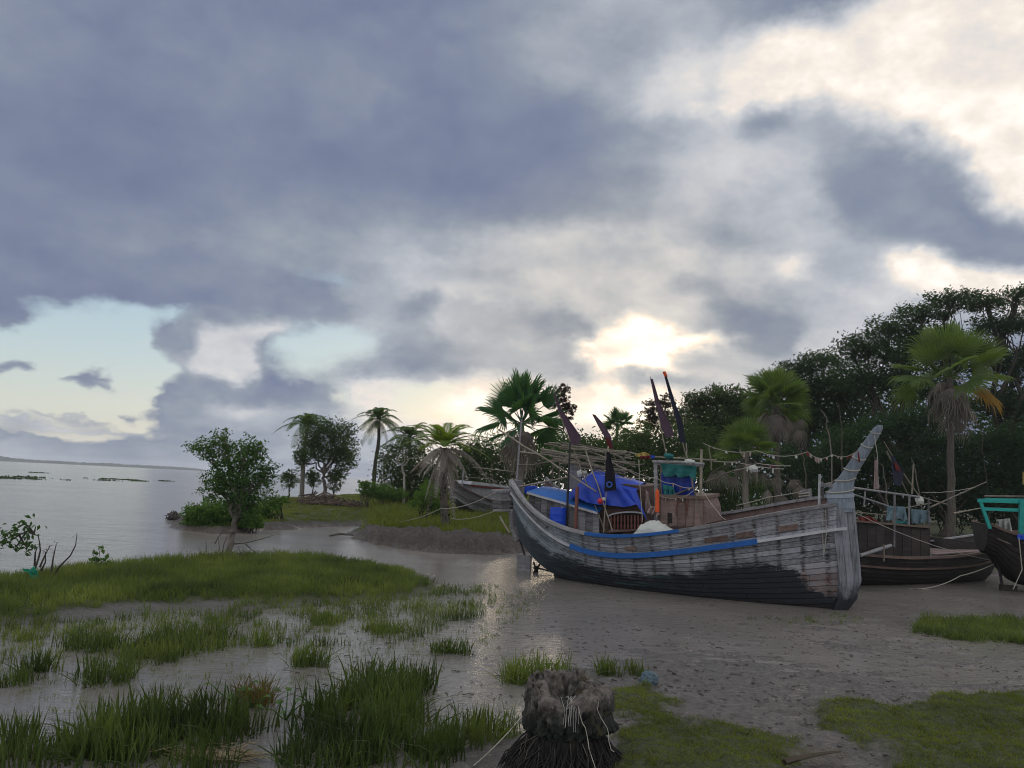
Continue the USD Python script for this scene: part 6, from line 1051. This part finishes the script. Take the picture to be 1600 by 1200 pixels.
rosette(392, 1108, 9, .10, 5, 'broad leaved plant lying in the flood beside the tuft with dry yellow grass', L_BUSH); rosette(445, 1128, 7, .09, 6, 'low leafy plant in the flood right of the broad leaved one', L_BUSH); rosette(360, 1100, 6, .08, 7, 'small leafy plant left of the broad leaved one', L_BUSH)
L_DRYG = M_leaf('dry_grass', [(.15, (.06, .05, .015)), (.5, (.14, .11, .03)), (.9, (.26, .20, .07))], .4, .6, 3, warm=(1, .85, .4)); m = MB()
for k in range(26): b_ = blades(10, .30, .1, .012, .5, 700 + k, curl=.6); v, f = b_.arr(); m.add(v + on_ground(400 + r.normal(0, 14), 1098 + r.normal(0, 6)), f)
solo('grass_clump', m, L_DRYG, 'rounded tuft of dry yellowish grass in the flood at the front left', 'grass clump', 'grass clumps standing in the flood')
# driftwood, roots and the twig plant at the water's edge
ROOTB = M_wood('brown_roots', [(.035, .022, .016), (.08, .056, .042), (.15, .115, .09)], stretch=(2, 2, 2))
def roots_pile(name, label, px, py, w, h, n, seed, Y=None, mat=MOSS, cat='driftwood', core=True):
    r = np.random.default_rng(seed); c = on_ground(px, py) if Y is None else ground_base(px, py, Y) + (0, 0, .1); T = Thing(name, label, cat, loc=c)
    if core:
        m = trimesh.creation.icosphere(4, 1.0); v = m.vertices.copy(); v = v * (1 + .9 * (fb(v[:, 0] * 2, v[:, 1] * 2, v[:, 2] * 2 + seed, 5, seed) - .5))[:, None] * (w * .40, w * .30, h * .45) + (0, 0, h * .2); T.part('wood', (v + c, m.faces), mat, True)
    for k in range(n):
        a = r.uniform(0, 2 * np.pi); d = np.array([math.cos(a), math.sin(a) * .7, 0]); p = np.array([d * w * .2 + (0, 0, h * r.uniform(.5, 1.0)), d * w * .42 + (0, 0, h * r.uniform(.25, .8)), d * w * r.uniform(.5, .72) + (0, 0, h * r.uniform(-.1, .35))]) + r.normal(size=(3, 3)) * w * .05; T.part('root', MB().tube(p + c, np.array([.028, .018, .007]) * w ** .7, 5), mat)
roots_pile('driftwood_stump', 'dark gnarled driftwood stump in the water off the tip of the far bank', 270, 836, .85, .40, 22, 3); roots_pile('root_mound', 'bare eroded roots under the round leafy tree', 498, 791, 2.6, .85, 70, 4, 58, ROOTB, 'roots'); roots_pile('root_mound', 'lower heap of earth and roots right of the eroded roots', 540, 791, 2.0, .5, 40, 5, 57, ROOTB, 'roots'); roots_pile('brushwood', 'pile of dead brushwood on the mudbank at the stern of the boat', 772, 838, 1.3, .55, 40, 6, 25, MOSS, 'brushwood', True); roots_pile('driftwood', 'dark rotten wood at the grass edge left of the mangrove tree', 322, 876, .35, .16, 10, 7, None, MOSS)
p = [gp(515, 837, .04), gp(530, 834, .10), gp(553, 836, .05)]; solo('driftwood', MB().tube(p, [.03, .06, .04], 6), MOSS, 'thin dark branch lying in the shallow inlet before the mudbank', 'branch', smooth=True)
b_ = on_ground(362, 876); T_ = Thing('twigs', 'bare twigs sprawling over the water from the foot of the mangrove tree', 'twigs', loc=b_)
for pts in (((366, 850), (385, 848), (410, 842), (428, 836)), ((345, 872), (350, 850), (356, 835)), ((338, 872), (343, 856), (340, 838)), ((384, 850), (392, 858), (402, 864)), ((322, 870), (322, 845)), ((335, 850), (342, 838), (350, 828)), ((378, 868), (372, 855))):
    P = np.array([dp(x, y, b_[1] - .1) for x, y in pts]); T_.part('twig', MB().tube(P, np.linspace(.016, .005, len(P)), 5), BARKD)
tb = on_ground(57, 905); T_ = Thing('twig_shrub', 'leaning bare shrub with a few dark leaves over the water at the left edge', 'shrub', loc=tb); yb = tb[1]
tw = [((54, 890), (60, 873), (63, 860), (62, 850), (60, 838), (53, 834)), ((62, 886), (70, 868), (78, 853)), ((64, 892), (71, 878), (71, 862)), ((82, 905), (92, 886), (110, 868), (118, 852), (120, 838)), ((80, 895), (83, 872), (88, 850)), ((54, 884), (55, 864), (58, 855)), ((53, 834), (42, 830), (30, 836), (12, 848), (-10, 850)), ((53, 834), (44, 822), (38, 818), (20, 830), (2, 842)), ((53, 834), (56, 822)), ((42, 830), (25, 855), (10, 852)), ((30, 836), (38, 850), (43, 858))]
for pts in tw: T_.part('twig', MB().tube(np.array([dp(x, y, yb) for x, y in pts]), np.linspace(.022, .007, len(pts)), 5), BARKD)
C = np.vstack([dp(x, y, yb) + r.normal(size=(12, 3)) * (.10, .12, .08) for x, y in ((42, 816), (38, 824), (20, 828), (24, 834), (10, 840), (2, 836), (-12, 832), (0, 850), (12, 850), (25, 852), (38, 852), (43, 852), (34, 858), (47, 832), (-14, 848))]); T_.part('leaves', leafmesh(C, .13, r, .2, .45), L_MANG)
C = np.vstack([dp(x, y, yb) + r.normal(size=(4, 3)) * .025 for x, y in ((119, 838), (78, 852), (88, 848), (71, 861), (58, 854), (84, 864))]); T_.part('leaves', leafmesh(C, .05, r, .2, .45), BARKD)
hp = lambda x, y: dp(x, y, yb - .35); P = np.array([[hp(x, y) for x, y in row] for row in (((36, 888), (42, 889), (48, 890), (54, 884)), ((38, 892), (46, 894), (52, 896), (58, 892)), ((46, 896), (49, 900), (54, 902), (58, 898)), ((48, 908), (51, 909), (55, 910), (59, 907)), ((47, 918), (51, 920), (56, 920), (61, 917)))]); P = np.array([[P[min(int(i), 4)][min(int(j), 3)] * 1.0 for j in range(4)] for i in range(5)]); P = ndimage.zoom(P, (4, 4, 1), order=1); P[..., 1] += .12 * (fb(P[..., 0] * 9, P[..., 2] * 9, 0, 3, 4) - .5); N = np.zeros_like(P); N[..., 1] = -1
solo('net_scrap', slab(P, N, .01), NETGREEN, 'torn scrap of green net caught on the shrub at the left edge', 'net')
for k, (px, py, n, lab) in enumerate(((152, 878, 7, 'weed with dark round leaves standing out of the grass bank on the left'), (318, 800, 6, 'leafy sprig sticking up at the tip of the far bank'))):
    c = on_ground(px, py + 12) if k == 0 else dp(px, 790, 33.5); T_ = Thing('weed', lab, 'plant', loc=c)
    for q in range(n):
        tp = c + r.normal(size=3) * (.12, .1, .04) + (0, 0, r.uniform(.15, .42)); T_.part('stem', MB().tube([c, (c + tp) / 2 + r.normal(size=3) * .02, tp], .008, 4), BARKD); T_.part('leaf', leafmesh(tp + r.normal(size=(4, 3)) * .04, .14, r, .2, .6), L_MANG)
# the crumbled clay face at the tip of the far bank
A = np.array([dp(x, y, 36) for x, y in ((285, 789), (312, 792), (322, 800), (318, 822), (290, 824), (268, 815))]); g0 = float(height([A[:, 0].mean()], [36.0])[0])
CLAY = M_plain('grey_clay', (.075, .064, .056), .9, .5, 5)
def clay():
    m = trimesh.creation.icosphere(4, 1.0); v = m.vertices.copy(); c = dp(306, 812, 36); v = v * (1 + .5 * (fb(v[:, 0] * 2, v[:, 1] * 2, v[:, 2] * 3, 5, 3) - .5))[:, None]; v[:, 0] = v[:, 0] * (.75 + .35 * np.clip(-v[:, 2], -1, 1)); solo('clay_bank', (v * (.62, 1.0, .62) + c, m.faces), CLAY, 'bare crumbling clay edge at the left tip of the far bank', 'bank', smooth=True)
clay()
# floating weed on the river, litter on the mud
r = np.random.default_rng(44); q = MB()
for x, y, w in ((5, 746, 10), (25, 748, 18), (45, 746, 12), (60, 739, 5), (165, 751, 5), (178, 749, 9), (200, 750, 4), (213, 751, 3), (258, 752, 5), (215, 752, 6)):
    c = gp(x, y, 0.0); k = c[1] / FPX
    for _ in range(int(3 + w * 1.6)): p = c + np.array([r.normal() * w * k, r.normal() * w * k * 1.5, 0]); C = p + r.normal(size=(6, 3)) * (.5, .5, .03) + (0, 0, .06); m = leafmesh(C, .4, r, .3, .6); v, f = m.arr(); q.add(v, f)
solo('floating_weed', q, L_RAIN, 'drifts of dark weed floating far out on the river', 'weed', kind='stuff')
q = MB(); fl = []
for _ in range(900):
    px, py = r.uniform(430, 1640), r.uniform(925, 1130)
    c = on_ground(px, py, .012); L = r.uniform(.01, .05) * (1 + (r.uniform() > .93)); a = r.uniform(0, np.pi); d = np.array([math.cos(a), math.sin(a), r.normal(0, .05)]) * L; q.tube([c - d - (0, 0, .008), c + (0, 0, .002), c + d - (0, 0, .004)], r.uniform(.002, .006), 4)
solo('mud_litter', q, MOSS, 'small dark twigs and leaf litter strewn over the wet mud', 'litter', kind='stuff')
q = MB()
for _ in range(700):
    px, py = r.uniform(880, 1640), r.uniform(960, 1180); c = on_ground(px, py, .004); s = r.uniform(.008, .03)
    if float(grassy(np.array([c[0]]), np.array([c[1]]))[0]) > .15: continue
    m = trimesh.creation.icosphere(1, 1.0); v = m.vertices * (s, s * r.uniform(.6, 1), s * .45) * (1 + .6 * (r.uniform(size=(len(m.vertices), 1)) - .5)); q.add(v + c, m.faces)
solo('mud_clods', q, MUD, 'small clods of mud scattered over the flat', 'clods', kind='stuff')
